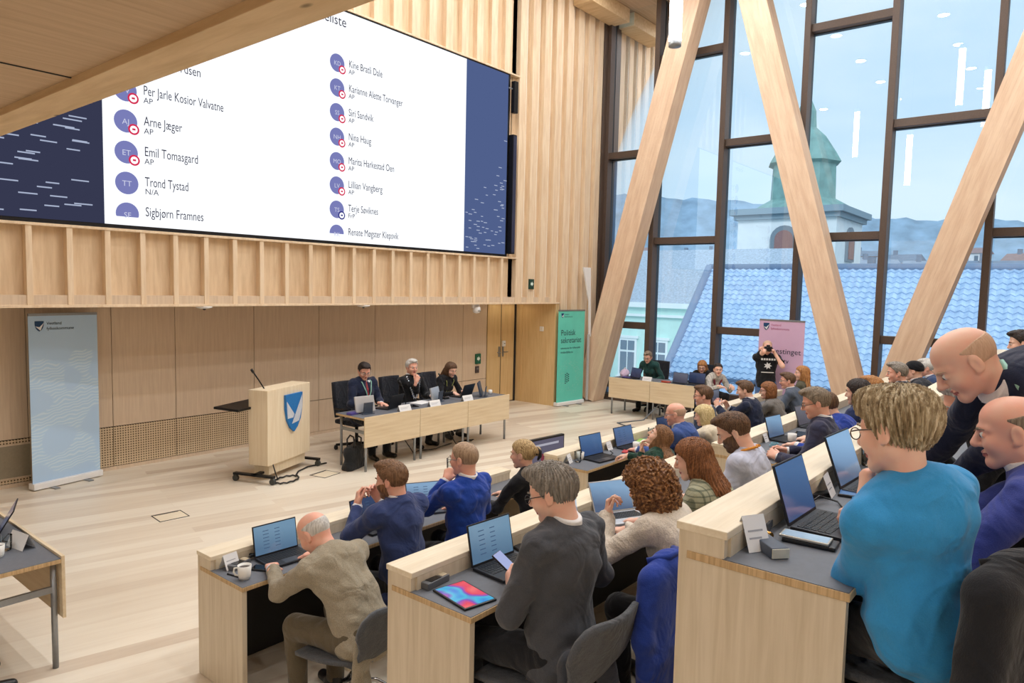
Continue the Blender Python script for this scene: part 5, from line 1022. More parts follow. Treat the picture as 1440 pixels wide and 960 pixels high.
MB().tube([(0, y0r, 3.56), (0, y1r, 3.56)], .14, 8).build('ridge_tiles', plain('ridge_grey', srgb(120, 140, 168), .5), b_); MB().tube([(0, y1r, 3.55), (-9, y1r, -6.45)], .2, 6).build('verge', LEAD, b_)
m = MB(); m.box((-4.1, -2, -.98), (-3.95, 13, -.80)); 
for k in range(16): m.box((-4.25, -1.8+k*.95, -1.15), (-3.9, -1.75+k*.95, -.8))
m.build('snow_guard', plain('snow_guard', srgb(84, 104, 132), .5), b_)
b_ = thing('mint_building', 'mint green town house with white framed windows outside on the left', 'building', (38, 0, 0)); b_['kind'] = 'thing'
MB().box((0, 12, -16), (8, 27.5, 1.55)).build('wall', MINT, b_); MB().box((-.3, 12, 1.45), (.2, 27.6, 1.75)).box((-.2, 12, .9), (.1, 27.5, 1.05)).build('cornice', TRIMW, b_); MB().raw([(-.3, 12, 1.75), (-.3, 27.6, 1.75), (4.5, 27.6, 5.1), (4.5, 12, 5.1), (8.3, 12, 1.75), (8.3, 27.6, 1.75)], [(3, 2, 1, 0), (2, 3, 4, 5)]).build('roof', SLATE, b_)
for fz in (-1.6, -5.1, -8.6):
    for k in range(6):
        y = 15.6+k*2.05; f = MB().box((-.10, y-.62, fz-1.2), (.02, y+.62, fz+1.15)).box((-.16, y-.75, fz+1.15), (.02, y+.75, fz+1.3)).box((-.18, y-.72, fz-1.32), (.02, y+.72, fz-1.18)).build('window', TRIMW, b_)
        m = MB()
        for a, c in ((-.48, -.04), (.04, .48)):
            for g0, g1 in ((-1.05, .3), (.42, 1.0)): m.box((-.12, y+a, fz+g0), (-.09, y+c, fz+g1))
        m.build('panes', DGLASS, f)
f = MB().box((.65, 15.9, 2.5), (1.35, 17.1, 3.3)).build('skylight', LEAD, b_); MB().box((.6, 16.0, 2.55), (1.25, 17.0, 3.22)).build('panes', TRIMW, f)
t = thing('church_tower', 'white church tower with green copper dome outside', 'tower', (64, 20.0, 0)); t['kind'] = 'thing'
COP = plain('copper_green', srgb(124, 164, 160), .6, 0, .18, 0, 1.2); STONE = plain('tower_white', srgb(226, 232, 236), .8, 0, .05, 0, 1)
MB().box((-4.0, -4.0, -18), (4.0, 4.0, 8.6)).build('shaft', STONE, t); MB().box((-4.3, -4.3, 8.6), (4.3, 4.3, 9.0)).box((-4.6, -4.6, 9.0), (4.6, 4.6, 9.5)).build('cornice', plain('tower_grey', srgb(136, 158, 172), .7), t)
MB().lathe([(4.4, 9.5), (3.6, 10), (2.75, 10.5), (2.65, 13.4), (3.05, 13.6), (2.6, 14.4), (1.7, 15.8), (.9, 16.6), (.8, 18), (.2, 19.4), (0, 21)], n=8, sm=False).build('dome', COP, t)
for a in (0, 1, 2, 3):
    Mx = Matrix.Rotation(a*pi/2, 4, 'Z'); m = MB(); m.prism([(-1.15, 0), (1.15, 0)]+[(1.15*math.cos(pi*k/10), 1.7+1.15*math.sin(pi*k/10)) for k in range(11)], .2, 0, Mx @ Matrix.Translation((0, -3.98, 5.2)) @ Matrix.Rotation(pi/2, 4, 'X')); f = m.build('arched_window', plain('tower_trim', srgb(124, 138, 150), .7), t)
    m = MB(); m.prism([(-.75, .2), (.75, .2)]+[(.75*math.cos(pi*k/10), 1.7+.75*math.sin(pi*k/10)) for k in range(11)], .24, 0, Mx @ Matrix.Translation((0, -4.0, 5.2)) @ Matrix.Rotation(pi/2, 4, 'X')); m.build('shutter', plain('shutter_brown', srgb(146, 110, 108), .7), f)
    Mx2 = Matrix.Rotation(a*pi/2, 4, 'Z'); MB().prism([(-.35, 0), (.35, 0), (.35, .9), (0, 1.3), (-.35, .9)], .1, 0, Mx2 @ Matrix.Translation((0, -2.45, 11.3)) @ Matrix.Rotation(pi/2, 4, 'X')).build('louvre', MATS['tower_trim'], t)
t = thing('corner_upright', 'blue-grey upright outside the corner window', 'post', (14.75, 9.1, 0)); t['kind'] = 'thing'; MB().box((-.12, -.12, -6), (.12, .12, 9), 0, .01).build('tube', plain('upright_blue', srgb(86, 120, 150), .4, .3), t); MB().box((-.16, -.16, 5.6), (.16, .16, 5.75), 0, .01).build('collar', MATS['upright_blue'], t)  # plain upright added for the blue vertical lines at the corner
hr = random.Random(5); HW = [plain('house_%s' % n, srgb(*c), .8, 0, .04, 0, 1) for n, c in (('white', (236, 240, 244)), ('cream', (220, 214, 196)), ('grey', (196, 204, 214)), ('pink', (206, 180, 176)))]; HR = [plain('far_roof_%s' % n, srgb(*c), .7, 0, .1, 0, 1) for n, c in (('grey', (150, 164, 182)), ('dark', (122, 138, 158)), ('red', (156, 132, 132)))]
placed = [(64, 20, 6)]
for k in range(110):
    ang = math.radians(-3+32*((k*7 % 110)/109)+hr.uniform(-.8, .8)); D_ = hr.uniform(85, 250); x, y = D_*math.cos(ang), D_*math.sin(ang); zt = 2.5+D_*hr.uniform(.034, .038)+D_*.022*(D_-85)/165; w_, d_, r_ = hr.uniform(6, 12), hr.uniform(6, 10), hr.uniform(1.6, 3)
    if any((x-a)**2+(y-c)**2 < (e+w_*.5+4)**2 for a, c, e in placed) or abs(math.degrees(ang)-18) < 5 and D_ < 90: continue
    placed.append((x, y, w_*.5+3))
    t = thing('town_house', 'distant town house with pitched roof beyond the tiled roof', 'house', (x, y, -20), hr.uniform(-.5, .5), 'distant town houses'); wm = HW[k % 4]; h_ = zt+20-r_
    MB().box((-d_/2, -w_/2, 0), (d_/2, w_/2, h_)).build('wall', wm, t); MB().prism([(-d_/2-.4, h_), (d_/2+.4, h_), (0, h_+r_)], w_+.8, 0, Matrix(((1, 0, 0, 0), (0, 0, 1, -w_/2-.4), (0, 1, 0, 0), (0, 0, 0, 1)))).build('roof', HR[k % 3], t)
    m = MB()
    for i in range(int(w_/2.4)):
        for j in range(2): m.box((-d_/2-.06, -w_/2+1.0+i*2.4, h_-2.2-j*3), (-d_/2+.02, -w_/2+2.0+i*2.4, h_-.7-j*3))
    m.build('windows', DGLASS, t); MB().box((-.4, -.4+w_*.2, h_+r_*.5), (.4, .4+w_*.2, h_+r_+1.0)).build('chimney', HR[1], t)
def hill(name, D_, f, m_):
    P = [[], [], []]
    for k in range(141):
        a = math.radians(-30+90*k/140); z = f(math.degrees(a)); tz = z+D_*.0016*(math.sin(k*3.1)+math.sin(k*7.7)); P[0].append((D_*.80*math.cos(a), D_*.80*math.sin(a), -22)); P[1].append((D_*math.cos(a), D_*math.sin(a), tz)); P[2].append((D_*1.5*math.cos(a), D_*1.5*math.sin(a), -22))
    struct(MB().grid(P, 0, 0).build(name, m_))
FOREST = plain('hazy_forest', srgb(142, 168, 190), .9, 0, .22, 0, .05)  # forest colour paled to carry the distance haze
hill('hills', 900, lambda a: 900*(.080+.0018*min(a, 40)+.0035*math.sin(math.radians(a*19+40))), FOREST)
struct(MB().box((20, -400, -24), (1600, 900, -21)).build('ground', plain('town_ground', srgb(120, 128, 132), .9)))
# ---------------------------------------------------------------- people
HG = hairmat('hair_grey', srgb(104, 98, 90), srgb(164, 156, 146)); HW_ = hairmat('hair_white', srgb(176, 172, 166), srgb(232, 230, 226)); HBL = hairmat('hair_blond', srgb(140, 112, 74), srgb(214, 186, 136)); HASH = hairmat('hair_ash_blond', srgb(112, 92, 66), srgb(196, 176, 138), srgb(224, 210, 180)); HBR = hairmat('hair_brown', srgb(66, 48, 36), srgb(124, 92, 66)); HDK = hairmat('hair_dark', srgb(24, 20, 20), srgb(62, 50, 46)); HRD = hairmat('hair_auburn', srgb(92, 56, 34), srgb(168, 112, 70)); HGI = hairmat('hair_ginger', srgb(128, 78, 44), srgb(206, 150, 92)); HRB = hairmat('hair_reddish', srgb(98, 68, 44), srgb(164, 120, 82)); HGB = hairmat('hair_greybrown', srgb(92, 80, 66), srgb(160, 144, 124)); HCU = hairmat('hair_curly', srgb(70, 44, 26), srgb(150, 100, 58), srgb(190, 140, 88), (40, 40, 40)); KNIT = fabric('knit_black', srgb(22, 23, 28), .3, 120)
HPALE = hairmat('hair_pale_stubble', srgb(204, 168, 142), srgb(216, 182, 156))
TWEED = fabric('tweed_beige', srgb(158, 148, 128), .3, 260, bump=.6, wr=2); PLAID = fabric('plaid_green', srgb(176, 176, 150), .12, 200, srgb(70, 84, 70)); CREAM = fabric('cream_lace', srgb(228, 218, 204), .14, 150, bump=.8, wr=2); STRIPE = fabric('pale_blue_shirt', srgb(206, 212, 234), .06, 260); FLORAL = fabric('dark_green_floral', srgb(34, 66, 54), .6, 34); BLUEK = fabric('azure_knit', srgb(56, 150, 212), .06, 260, bump=.25, wr=3); JBLUE = fabric('royal_coat', srgb(40, 66, 156), .06, 200); TWGREY = fabric('grey_tweed', srgb(120, 116, 112), .3, 180); OLIVE = fabric('olive_knit', srgb(84, 82, 66), .2, 150); DGREEN = fabric('green_blazer', srgb(36, 72, 70), .1, 200); LTPLAID = fabric('light_plaid', srgb(206, 202, 194), .1, 200, srgb(150, 146, 140)); OLTROU = fabric('olive_trousers', srgb(98, 88, 70), .1, 200); JEANS = fabric('jeans', srgb(78, 110, 160), .14, 220)
TIER = ((0, Z1, 3.73), (.40, Z2, 1.93), (.94, Z3, .48))
def on_desk(head, row, l=(-.16, .12), r=(.16, .12), yaw=0):
    fl, z, e = TIER[row]; o = {}
    for nm, (dx, dy) in (('L', l), ('R', r)): o[nm] = ((head[0]+dx, e+dy, z+.022), (-.2 if dx > 0 else .2, .95, -.10), (0, 0, -1.), {'curl': (.25, .35, .3)})
    return o
def seat(label, head, row, chairlab=None, hands='desk', yaw=0, **k):
    fl = TIER[row][0]
    if hands == 'desk': hands = on_desk(head, row)
    p = person(label, head, yaw, fl, hands=hands, **k); a = math.radians(yaw)
    chair(p.location.x-.06*math.sin(a), p.location.y+.06*math.cos(a), fl, yaw, chairlab or 'grey felt swivel chair of the '+' '.join(label.split()[:10]))
    return p
# lowest bench, left half
p = seat('bald man with grey side hair in a beige tweed jacket at the lowest bench end', (2.442, 3.45, 1.03), 0, 'grey felt swivel chair behind the tweed jacket', yaw=4, look=(12, 38, 0), hair='bald', hm=HW_, skin=SKINR, tm=TWEED, shirt=STRIPE, legs=OLTROU, q=.85, flap=True, bulk=1.04, seed=3, hands={'L': ((2.40, 3.84, .745), (.5, .8, -.1), (0, 0, -1.), {}), 'R': ((2.64, 3.83, .745), (-.5, .8, -.1), (0, 0, -1.), {})})
seat('man with short reddish hair in a navy suit, hands raised before his face', (3.076, 3.5, 1.214), 0, 'grey felt swivel chair behind the navy suit with raised hands', yaw=2, look=(18, 12, 0), hair='short', hm=hairmat('hair_redbrown', srgb(92, 66, 46), srgb(146, 110, 80)), skin=SKINR, beard=HRB, tm=fabric('navy_wool', srgb(52, 66, 112), .1, 220), q=.85, seed=4, hands={'L': ((3.06, 3.83, 1.06), (.35, .4, .85), (.8, -.5, 0), {'curl': (.7, .8, .5), 'pole': (-.6, .1, -.8)}), 'R': ((3.19, 3.83, 1.06), (-.35, .4, .85), (-.8, -.5, 0), {'curl': (.7, .8, .5), 'pole': (.6, .1, -.8)})})
seat('man with cropped fair hair in a bright blue suit drinking from a glass', (3.722, 3.45, 1.247), 0, 'grey felt swivel chair behind the bright blue suit', yaw=2, look=(8, 6, 0), hair='crop', hm=hairmat('hair_fair_crop', srgb(146, 118, 94), srgb(188, 162, 134)), skin=SKINR, tm=MT['suit_royal'], q=.85, seed=5, glasses=STEEL, hands={'L': ((3.765, 3.64, 1.13), (.5, .2, .75), (.7, .2, -.3), {'curl': (.9, .9, .5), 'pole': (-.8, .0, -.7)}), 'R': ((3.98, 3.86, .745), (-.3, .9, -.1), (0, 0, -1.), {})}); glass('clear glass in the hand of the man in bright blue', 3.80, 3.655, 1.09, .11)
seat('woman with a blond bun and dark hair clip in black', (4.416, 3.45, 1.165), 0, 'grey felt swivel chair behind the woman with the bun', yaw=4, s=.95, fem=True, look=(8, 8, 0), hair='bun', hm=HBL, top='sweater', tm=MT['suit_black'], q=.9, seed=6)
t = thing('hair_clip', 'dark claw clip in the blond bun', 'hair clip', (4.43, 3.325, 1.185)); MB().tube([(0, 0, .05), (.012, -.022, .02), (.01, -.024, -.02), (0, -.01, -.05)], [.008, .016, .016, .008], 8).build('claw', SHOE, t); MB().tube([(-.02, -.01, .0), (.03, -.02, .0)], .007, 8).build('spring', SHOE, t)
# lowest bench, right half
seat('woman with long light brown hair in dark green looking up', (6.116, 3.12, 1.09), 0, yaw=-8, s=.95, fem=True, look=(30, -32, 0), hair='longwavy', hm=HRB, top='blouse', tm=FLORAL, seed=7, hands={'L': ((6.16, 3.34, .99), (.15, .2, .95), (.2, -.8, .2), {'curl': (.6, .7, .4)}), 'R': ((6.35, 3.84, .745), (-.2, .9, -.1), (0, 0, -1.), {})})
seat('bald man in a blue suit on the right half of the lowest bench', (7.008, 3.4, 1.168), 0, yaw=4, look=(14, 10, 0), hair='bald', hm=HPALE, skin=SKINR, tm=fabric('mid_blue', srgb(62, 88, 150), .08, 220), glasses=STEEL, seed=8)
seat('blonde woman with a bob in a cream jacket on the lowest bench', (7.632, 3.35, 1.08), 0, yaw=2, s=.95, fem=True, look=(10, 14, 0), hair='bob', hm=hairmat('hair_light_blond', srgb(186, 160, 104), srgb(238, 220, 170)), top='blouse', tm=fabric('cream_wool', srgb(226, 214, 190), .1, 150), seed=9)
seat('man with brown hair and black glasses in a dark suit beyond the blonde woman', (8.165, 3.60, 1.223), 0, yaw=6, look=(14, 6, 0), hair='short', hm=HBR, skin=SKINR, tm=fabric('ink_blue', srgb(46, 58, 84), .08, 220), glasses=BLACKP, seed=10)
NT = (9.259, 3.5, 1.197); seat('man with brown hair in a navy suit holding a tablet', NT, 0, yaw=4, look=(8, 14, 0), hair='short', hm=HBR, tm=MT['suit_navy'], seed=11, hands={'L': ((9.17, 3.86, 1.02), (.1, .3, .9), (.8, .2, 0), {'curl': (.8, .8, .5)}), 'R': ((9.42, 3.84, .98), (-.2, .4, .8), (-.8, .2, 0), {'curl': (.8, .8, .5)})})
t = slab('tablet', 'dark tablet held up by the navy-suited man on the lowest bench', 'tablet', 9.27, 3.92, .98, 0, .24, .012, .18, BLACKP); MB().raw([(-.11, -.0065, .01), (.11, -.0065, .01), (.11, -.0065, .17), (-.11, -.0065, .17)], [(0, 1, 2, 3)]).build('screen', D_GREY, t)
seat('woman with a red-brown bob and glasses in grey tweed', (9.844, 3.4, 1.14), 0, yaw=4, s=.95, fem=True, look=(22, 6, 0), hair='bob', hm=HRD, top='blouse', tm=TWGREY, glasses=BLACKP, seed=12)
seat('man with brown hair in a grey suit before the pink banner', (10.984, 3.5, 1.168), 0, yaw=4, look=(18, 8, 0), hair='short', hm=HBR, skin=SKINR, tm=fabric('slate_suit', srgb(86, 96, 112), .08, 220), glasses=STEEL, seed=13)
seat('woman with long ginger hair in olive at the far end of the lowest bench', (11.662, 3.5, 1.222), 0, yaw=4, s=.97, fem=True, look=(20, 0, 0), hair='long', hm=HGI, top='sweater', tm=OLIVE, seed=14)
# middle bench, left half
seat('man with messy grey hair and glasses in a charcoal suit reading his phone', (2.415, 1.72, 1.632), 1, 'grey felt swivel chair behind the charcoal suit', yaw=-2, look=(16, 20, 0), hair='messy', hm=HG, tm=MT['suit_grey'], glasses=BLACKP, q=.75, seed=15, bulk=1.02, flap=True, hands={'L': ((2.44, 1.98, 1.185), (.35, .6, .45), (.75, -.1, .3), {'curl': (.7, .8, .5), 'pole': (-.7, -.2, -.7)}), 'R': ((2.58, 1.97, 1.19), (-.45, .6, .4), (-.75, -.1, .3), {'curl': (.6, .7, .5), 'pole': (.6, -.2, -.7)})})
t = slab('smartphone', 'phone with lilac screen held by the grey-haired man in charcoal', 'phone', 2.50, 2.035, 1.20, 0, .078, .155, .009, BLACKP, None); t.rotation_euler = (.62, 0, .25); MB().box((-.036, -.074, .0085), (.036, .074, .0098)).build('screen', emit('phone_lilac', srgb(176, 186, 232), .9), t)
seat('woman with curly brown hair in a cream lace blouse', (3.19, 1.68, 1.503), 1, 'swivel chair under the draped royal blue coat', yaw=-4, s=.96, fem=True, look=(4, 20, 0), hair='curly', hm=HCU, top='blouse', tm=CREAM, q=.8, seed=16, hands={'L': ((3.14, 1.88, 1.41), (.2, .1, .95), (.3, -.9, .0), {'curl': (.8, .9, .6), 'pole': (-.7, .2, -.7)}), 'R': ((3.42, 2.02, 1.14), (-.2, .9, -.1), (0, 0, -1.), {})})
seat('woman with long straight auburn hair in a green plaid jacket', (3.80, 1.72, 1.531), 1, yaw=4, s=.96, fem=True, look=(10, 16, 0), hair='long', hm=HRD, top='blouse', tm=PLAID, q=.85, seed=17)
LAN = plain('lanyard_orange', srgb(226, 150, 50), .6)
seat('bearded man in a pale shirt with an orange lanyard', (4.465, 1.75, 1.593), 1, yaw=4, look=(14, 30, 0), hair='short', hm=HBR, beard=HBR, top='shirt', tm=STRIPE, lanyard=(LAN, .009), q=.85, seed=18)
# middle bench, right half
seat('grey-haired man with dark glasses in a navy suit and blue tie', (6.011, 1.68, 1.614), 1, yaw=8, look=(10, 18, 0), hair='short', hm=HGB, skin=SKINR, tm=fabric('navy_pin', srgb(56, 58, 82), .12, 260), tie=MT['suit_blue'], glasses=BLACKP, q=.85, seed=19, hands={'L': ((5.90, 2.00, 1.17), (.3, .8, .2), (.6, 0, -.5), {'curl': (.6, .7, .5)}), 'R': ((6.10, 2.02, 1.17), (-.4, .8, .2), (-.6, 0, -.5), {'curl': (.6, .7, .5)})})
seat('person in a royal blue jacket hidden behind the navy-suited man with glasses', (6.66, 1.78, 1.50), 1, yaw=0, look=(8, 25, 0), hair='short', hm=HBR, tm=JBLUE, seed=20)
seat('woman with a black bob in dark blue on the middle bench', (7.103, 1.62, 1.595), 1, yaw=-8, s=.96, fem=True, look=(4, 8, 0), hair='bob', hm=HDK, top='blouse', tm=fabric('dark_blue', srgb(44, 56, 92), .1, 200), seed=21)
seat('man with short ginger hair beyond the black-haired woman', (7.916, 1.68, 1.545), 1, yaw=6, look=(16, 4, 0), hair='short', hm=HGI, tm=MT['suit_navy'], seed=22)
seat('grey-haired man in a dark suit left of the black knit cap', (9.352, 1.72, 1.587), 1, yaw=6, look=(10, 8, 0), hair='short', hm=HG, skin=SKINR, tm=MT['suit_charcoal'], seed=23)
seat('man with a black knit cap in a dark suit', (10.249, 1.70, 1.544), 1, yaw=0, look=(0, 8, 0), hair='cap', hm=KNIT, brow=HDK, tm=MT['suit_charcoal'], seed=24)
seat('white-haired man in a blue suit right of the black knit cap', (11.097, 1.68, 1.519), 1, yaw=2, look=(2, 10, 0), hair='short', hm=HW_, skin=SKINR, tm=fabric('blue_grey', srgb(58, 76, 112), .1, 220), seed=25)
seat('brunette woman at the far end of the middle bench beside the third diagonal beam', (12.2, 1.72, 1.56), 1, yaw=4, s=.96, fem=True, look=(14, 8, 0), hair='bun', hm=HBR, top='sweater', tm=MT['suit_navy'], seed=26)
# highest bench
bw = person('woman with fluffy ash-blond hair and glasses in an azure sweater', (2.215, .40, 2.12), -34, .94, s=.95, ts=.85, fem=True, neck=.02, hipz=.575, look=(14, 14, 4), hair='fluffy', hm=HASH, top='sweater', tm=BLUEK, glasses=plain('brown_frame', srgb(90, 70, 62), .3), q=.62, seed=31, sl=-14, bulk=1.12, legs=MT['suit_black'], hands={'L': ((2.275, .485, 1.985), (.1, .1, 1), (.5, -.7, .1), {'curl': (.9, 1.1, .8), 'elbow': (2.33, .52, 1.66)}), 'R': ((2.80, .70, 1.70), (-.35, .85, -.15), (-.1, -.1, -1.), {'curl': (.45, .6, .5), 'pole': (.6, -.3, -.5)})})
bx, by = bw.location.x, bw.location.y; cyw = math.radians(-24)
chair(bx+.13, by+.06, .94, -16, 'swivel chair under the draped black jacket')
seat('balding man in a cobalt blue jacket at the right picture edge', (2.916, .175, 2.05), 2, 'grey felt swivel chair of the man in cobalt blue', yaw=-14, look=(20, 14, 0), hair='bald', hm=HGB, skin=SKINR, tm=fabric('cobalt', srgb(62, 74, 150), .08, 240), q=.7, seed=32, nose=1.15, bulk=1.08, sl=-8)
bald = person('bald man in a navy suit with a mint lanyard bending down over the bench', (3.06, .34, 2.262), 40, .94, s=1.04, hipz=1.15, stand=True, look=(-20, 40, 0), hair='bald', hm=HPALE, brow=HPALE, skin=SKIN, tm=MT['suit_navy'], q=.62, seed=33, open_mouth=True, lanyard=(plain('lanyard_mint', srgb(150, 200, 186), .6), .012), hands={'L': ((3.22, .52, 1.69), (-.5, .8, -.3), (0, 0, -1.), {'pole': (-.6, -.2, .0)}), 'R': ((3.5, .62, 1.69), (-.5, .8, -.3), (0, 0, -1.), {})})
seat('old man with white hair in black, face lowered beside the bending bald man', (3.883, .41, 1.99), 2, yaw=6, look=(18, 16, 0), hair='short', hm=HW_, skin=SKINR, top='sweater', tm=MT['suit_black'], q=.85, seed=34, hands={'L': ((3.72, .66, 1.70), (.1, .95, -.1), (0, 0, -1.), {}), 'R': ((4.05, .66, 1.70), (-.1, .95, -.1), (0, 0, -1.), {})})
seat('dark-haired man in navy at the far right edge behind the bending bald man', (8.598, .503, 2.06), 2, yaw=0, look=(6, 14, 0), hair='short', hm=HDK, tm=MT['suit_navy'], seed=35)
# coats over chairs
def drape(label, loc, rz, w_, top, drop, m, seed):
    t = thing('jacket', label, 'jacket', loc, math.radians(rz)); f = Field((-w_-.12, -.22, top-drop-.06), (w_+.12, .16, top+.1), .009)
    f.cone((-w_*.62, -.03, top-.03), (w_*.62, -.03, top-.03), .055, .055, .03); f.ell((0, -.02, top+.005), (.12, .06, .05), k=.03)
    for q_ in (-1, 0, 1): f.cone((q_*w_*.55, -.05, top-.06), (q_*w_*.78, -.09, top-drop), .062, .085, .06, flat=(np.array([0, 1., 0]), .5), cut=[((0, 0, top-drop+.01), (0, 0, -1.))])
    f.cone((0, -.05, top-.1), (0, -.085, top-drop), .1, .16, .06, flat=(np.array([0, 1., 0]), .32), cut=[((0, 0, top-drop+.01), (0, 0, -1.))])
    for q_ in (-1, 1): f.cone((q_*w_*.8, -.03, top-.05), (q_*w_*1.05, -.05, top-.28), .05, .052, .05); f.cone((q_*w_*1.05, -.05, top-.28), (q_*w_*1.0, -.07, top-.62), .05, .045, .03, cut=[((0, 0, top-.60), (0, 0, -1.))])
    x, y, z = np.meshgrid(*f.ax, indexing='ij', sparse=True); f.D += (.010*np.sin(34*x+2*np.sin(5*z)+seed)*np.clip((top-.05-z)*4, 0, 1)).astype(np.float32); f.wave(.006, 24, seed); mesh_from('cloth', [f], m, t)
    m_ = MB(); m_.tube([(-.11, .02, top+.02), (-.05, -.055, top+.045), (.05, -.055, top+.045), (.11, .02, top+.02)], .014, 8); m_.build('collar', m, t)
    return t
drape('royal blue coat hanging over the chair back before the highest bench end', (2.83, 1.40, .40), -4, .21, .90, .85, JBLUE, 2)
drape('black jacket hanging over the chair back of the woman in azure', (bx+.015+.20*math.sin(cyw), by-.20*math.cos(cyw), .94), -24, .21, .86, .85, MT['suit_black'], 5)
# presiding board
for lab, x in (('black office chair of the left man of the board', 6.68), ('black office chair of the chairman', 7.58), ('black office chair of the woman of the board', 8.42)): office(x, 8.40, 0, 182, lab)
bd = lambda x: {'L': ((x+.14, 7.80, .755), (.2, -.95, -.1), (0, 0, -1.), {}), 'R': ((x-.14, 7.80, .755), (-.2, -.95, -.1), (0, 0, -1.), {})}
person('dark-haired man in a navy suit and red tie at the left of the board table', (6.588, 8.12, 1.236), 180, 0, look=(-18, 24, 0), hair='short', hm=HDK, skin=SKINR, tm=MT['suit_navy'], tie=plain('tie_red', srgb(150, 44, 52), .6), glasses=STEEL, lanyard=(MATS['lanyard_mint'], .008), q=.85, seed=41, hands=bd(6.60))
person('white-haired chairman in black with a silver chain of office', (7.549, 8.15, 1.214), 182, 0, look=(-16, 4, 0), hair='side', hm=HW_, skin=SKINR, tm=MT['suit_black'], tie=MT['suit_blue'], chain=plain('silver_chain', srgb(206, 214, 226), .25, .7), q=.85, seed=42, open_mouth=True, hands={'R': ((7.49, 7.94, 1.10), (.3, -.1, .9), (.5, .6, 0), {'curl': (1.1, 1.2, .7), 'pole': (-.7, -.2, -.7)}), 'L': ((7.75, 7.80, .78), (.1, -.95, .1), (-.6, 0, -.6), {'curl': (.5, .6, .4)})})
person('woman with long brown hair in black at the right of the board table', (8.374, 8.10, 1.12), 176, 0, s=.95, fem=True, look=(-2, 20, 0), hair='long', hm=HBR, top='sweater', tm=MT['suit_black'], lanyard=(plain('lanyard_yellow', srgb(170, 176, 96), .6), .006), legs=TWGREY, q=.85, seed=43, hands=bd(8.36))
# window tables
person('woman with short grey hair and glasses in a green blazer at the window table', (12.98, 6.96, 1.13), 92, 0, s=.96, fem=True, look=(4, 22, 0), hair='short', hm=HGB, top='jacket', tm=DGREEN, shirt=DGREEN, cuff=False, glasses=BLACKP, seed=44)
person('woman with long fair hair in black behind a laptop at the window', (13.12, 5.84, 1.02), 96, 0, s=.95, fem=True, look=(10, 20, 0), hair='longwavy', hm=HGI, top='sweater', tm=MT['suit_black'], glasses=BLACKP, seed=45)
person('woman with dark hair in a light plaid jacket and red scarf at the window', (12.90, 5.42, 1.02), 150, 0, s=.96, fem=True, look=(-30, 6, 0), hair='bun', hm=HDK, top='blouse', tm=LTPLAID, lanyard=(plain('scarf_red', srgb(120, 46, 62), .8), .022), seed=46, hands={'L': ((12.86, 5.1, .72), (-.6, -.6, -.1), (0, 0, -1.), {}), 'R': ((12.72, 5.2, .72), (.5, -.7, -.1), (0, 0, -1.), {})})
for lab, x, y in (('black office chair of the woman in the green blazer', 13.22, 6.95), ('black office chair of the fair-haired woman at the window', 13.30, 5.86)): office(x, y, 0, 92, lab)
ph = person('photographer in a black t-shirt holding a camera to his face', (13.05, 4.56, 1.50), 118, 0, s=.98, stand=True, look=(2, 2, 0), hair='crop', hm=HPALE, top='tee', tm=MT['suit_black'], legs=JEANS, seed=47, bulk=1.12, hipz=.80, hands={'L': ((12.91, 4.40, 1.47), (-.3, .3, .8), (-.5, .6, 0), {'curl': (.9, .9, .5), 'pole': (-.6, .2, -1)}), 'R': ((12.99, 4.66, 1.49), (-.4, -.2, .8), (-.3, -.8, 0), {'curl': (.9, .9, .5), 'pole': (.6, .2, -1)})})
t = thing('camera', 'black camera held before the face of the photographer', 'camera', (12.90, 4.49, 1.475), math.radians(118)); MB().box((-.07, -.03, -.04), (.07, .03, .045), 0, .012).box((-.03, -.025, .04), (.03, .02, .075), 0, .01).build('camera_body', BLACKP, t); MB().tube([(0, .03, 0), (0, .12, 0)], [.036, .042], 16).build('lens', BLACKM, t); MB().tube([(0, .12, 0), (0, .1215, 0)], .034, 16).build('front_glass', SCRG, t)
m = MB()
for k in range(6): m.box((-.13+.044*k, .0, .10), (-.13+.044*k+.032, .002, .135))
m.box((-.11, 0, -.13), (.11, .002, -.115)); m.raw([(.075*math.cos(k*pi/7)*(1 if k % 2 else .5), .002, .0+.07*math.sin(k*pi/7)*(1 if k % 2 else .5)) for k in range(14)], [tuple(range(14))])
o = m.build('shirt_print', plain('print_white', srgb(225, 225, 225), .6), ph); o.location = (0, .185, 1.17); o.rotation_euler = (-.05, 0, 0)
# left edge
person('person at the table on the left picture edge, only a dark shoe in view', (.66, 5.08, 1.22), -90, 0, hair='short', hm=HBR, tm=MT['suit_navy'], shin=.16, seed=48)
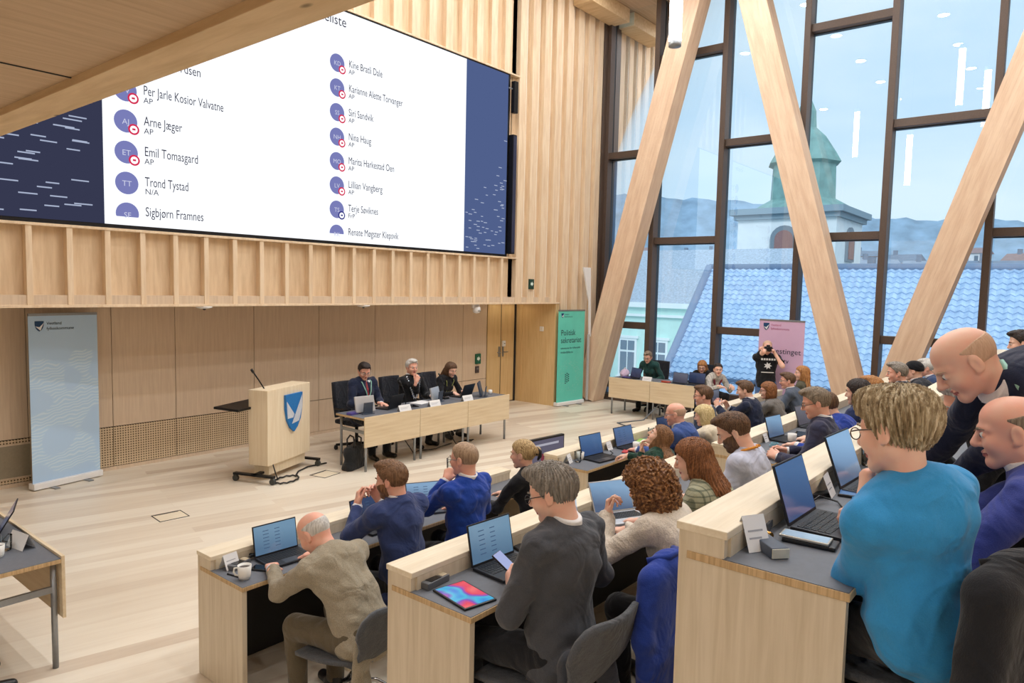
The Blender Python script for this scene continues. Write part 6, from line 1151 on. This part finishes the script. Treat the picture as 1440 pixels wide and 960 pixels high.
# ---------------------------------------------------------------- pendants
TUBE = emit('lit_tube', (1.0, .97, .93), LAMP)
def pendant(x, y, z, label, L=1.3):
    t = thing('pendant_lamp', label, 'lamp', (x, y, z), 0, 'tube pendant lamps')
    MB().tube([(0, 0, .02), (0, 0, L)], .07, 14, caps=True).build('light_tube', TUBE, t)
    MB().lathe([(0, -.03), (.07, -.03), (.074, -.02), (.074, .022), (0, .022)], n=14).build('end_cap', STEEL, t)
    MB().lathe([(0, L-.02), (.074, L-.02), (.074, L+.08), (0, L+.08)], n=14).build('top_cap', STEEL, t)
    MB().tube([(0, 0, L+.06), (0, 0, CEIL-z)], .004, 6).build('cable', BLACKM, t)
pendant(7.5, 3.83, 5.27, 'lit tube pendant lamp hanging before the left diagonal beam')
for p in ((8.8, 2.63, 6.82), (6.0, 5.48, 6.36), (5.4, 4.75, 5.95), (8.45, 2.15, 6.35)): pendant(*p, 'lit white tube pendant lamp hanging high above the frame')
DOWN = emit('lit_downlight', (.95, .98, 1.0), LAMP*14)
dl = []
def downlight(x, y, z, label, r_=.11, grp='recessed ceiling downlights'):
    if dl: return dup(dl[0], (x, y, z), 0, label, grp)
    t = thing('downlight', label, 'lamp', (x, y, z), 0, grp); MB().lathe([(r_, -.004), (r_+.03, -.012), (r_+.03, 0), (r_, 0)], n=20).build('rim', WHITE, t); MB().lathe([(0, -.003), (r_, -.003)][::-1], n=20).build('lamp_face', DOWN, t); dl.append(t)
for x in (2.9, 5.2, 7.5, 9.8, 12.1):
    for y in (-1.5, .7, 2.9, 5.1, 7.3): downlight(x, y, CEIL, 'small round downlight in the hall ceiling above the frame')
BALC_FILL = emit('added_balcony_fill', (1.0, .97, .93), LAMP*4.5)  # fill lights added out of view to brighten the near benches
bl0 = thing('downlight', 'added round fill light under the balcony beside the camera', 'lamp', (.3, -.9, 3.436), 0, 'added balcony fill lights'); MB().lathe([(.11, -.004), (.14, -.012), (.14, 0), (.11, 0)], n=20).build('rim', WHITE, bl0); MB().lathe([(.11, -.003), (0, -.003)], n=20).build('lamp_face', BALC_FILL, bl0)
for x, y in ((1.0, -1.3), (-.6, .6), (-.9, 2.2), (-1.0, 4.0), (-1.0, 6.0), (-2.6, 1.0), (-2.6, 3.0), (-2.6, 5.0)): dup(bl0, (x, y, 3.436), 0, 'added round fill light under the balcony beside the camera', 'added balcony fill lights')
WARM = emit('lit_warm_spot', (1.0, .86, .62), 26.0)
for x, lab in ((11.36, 'small recessed spotlight above the left double door'), (11.82, 'small recessed spotlight above the right double door')):
    t = thing('spotlight', lab, 'lamp', (x, 9.55, 2.17), 0, 'recess spotlights'); MB().lathe([(.045, -.003), (.06, -.008), (.06, 0), (.045, 0)], n=16).build('rim', WHITE, t); MB().lathe([(.045, -.002), (0, -.002)], n=16).build('lamp_face', WARM, t)
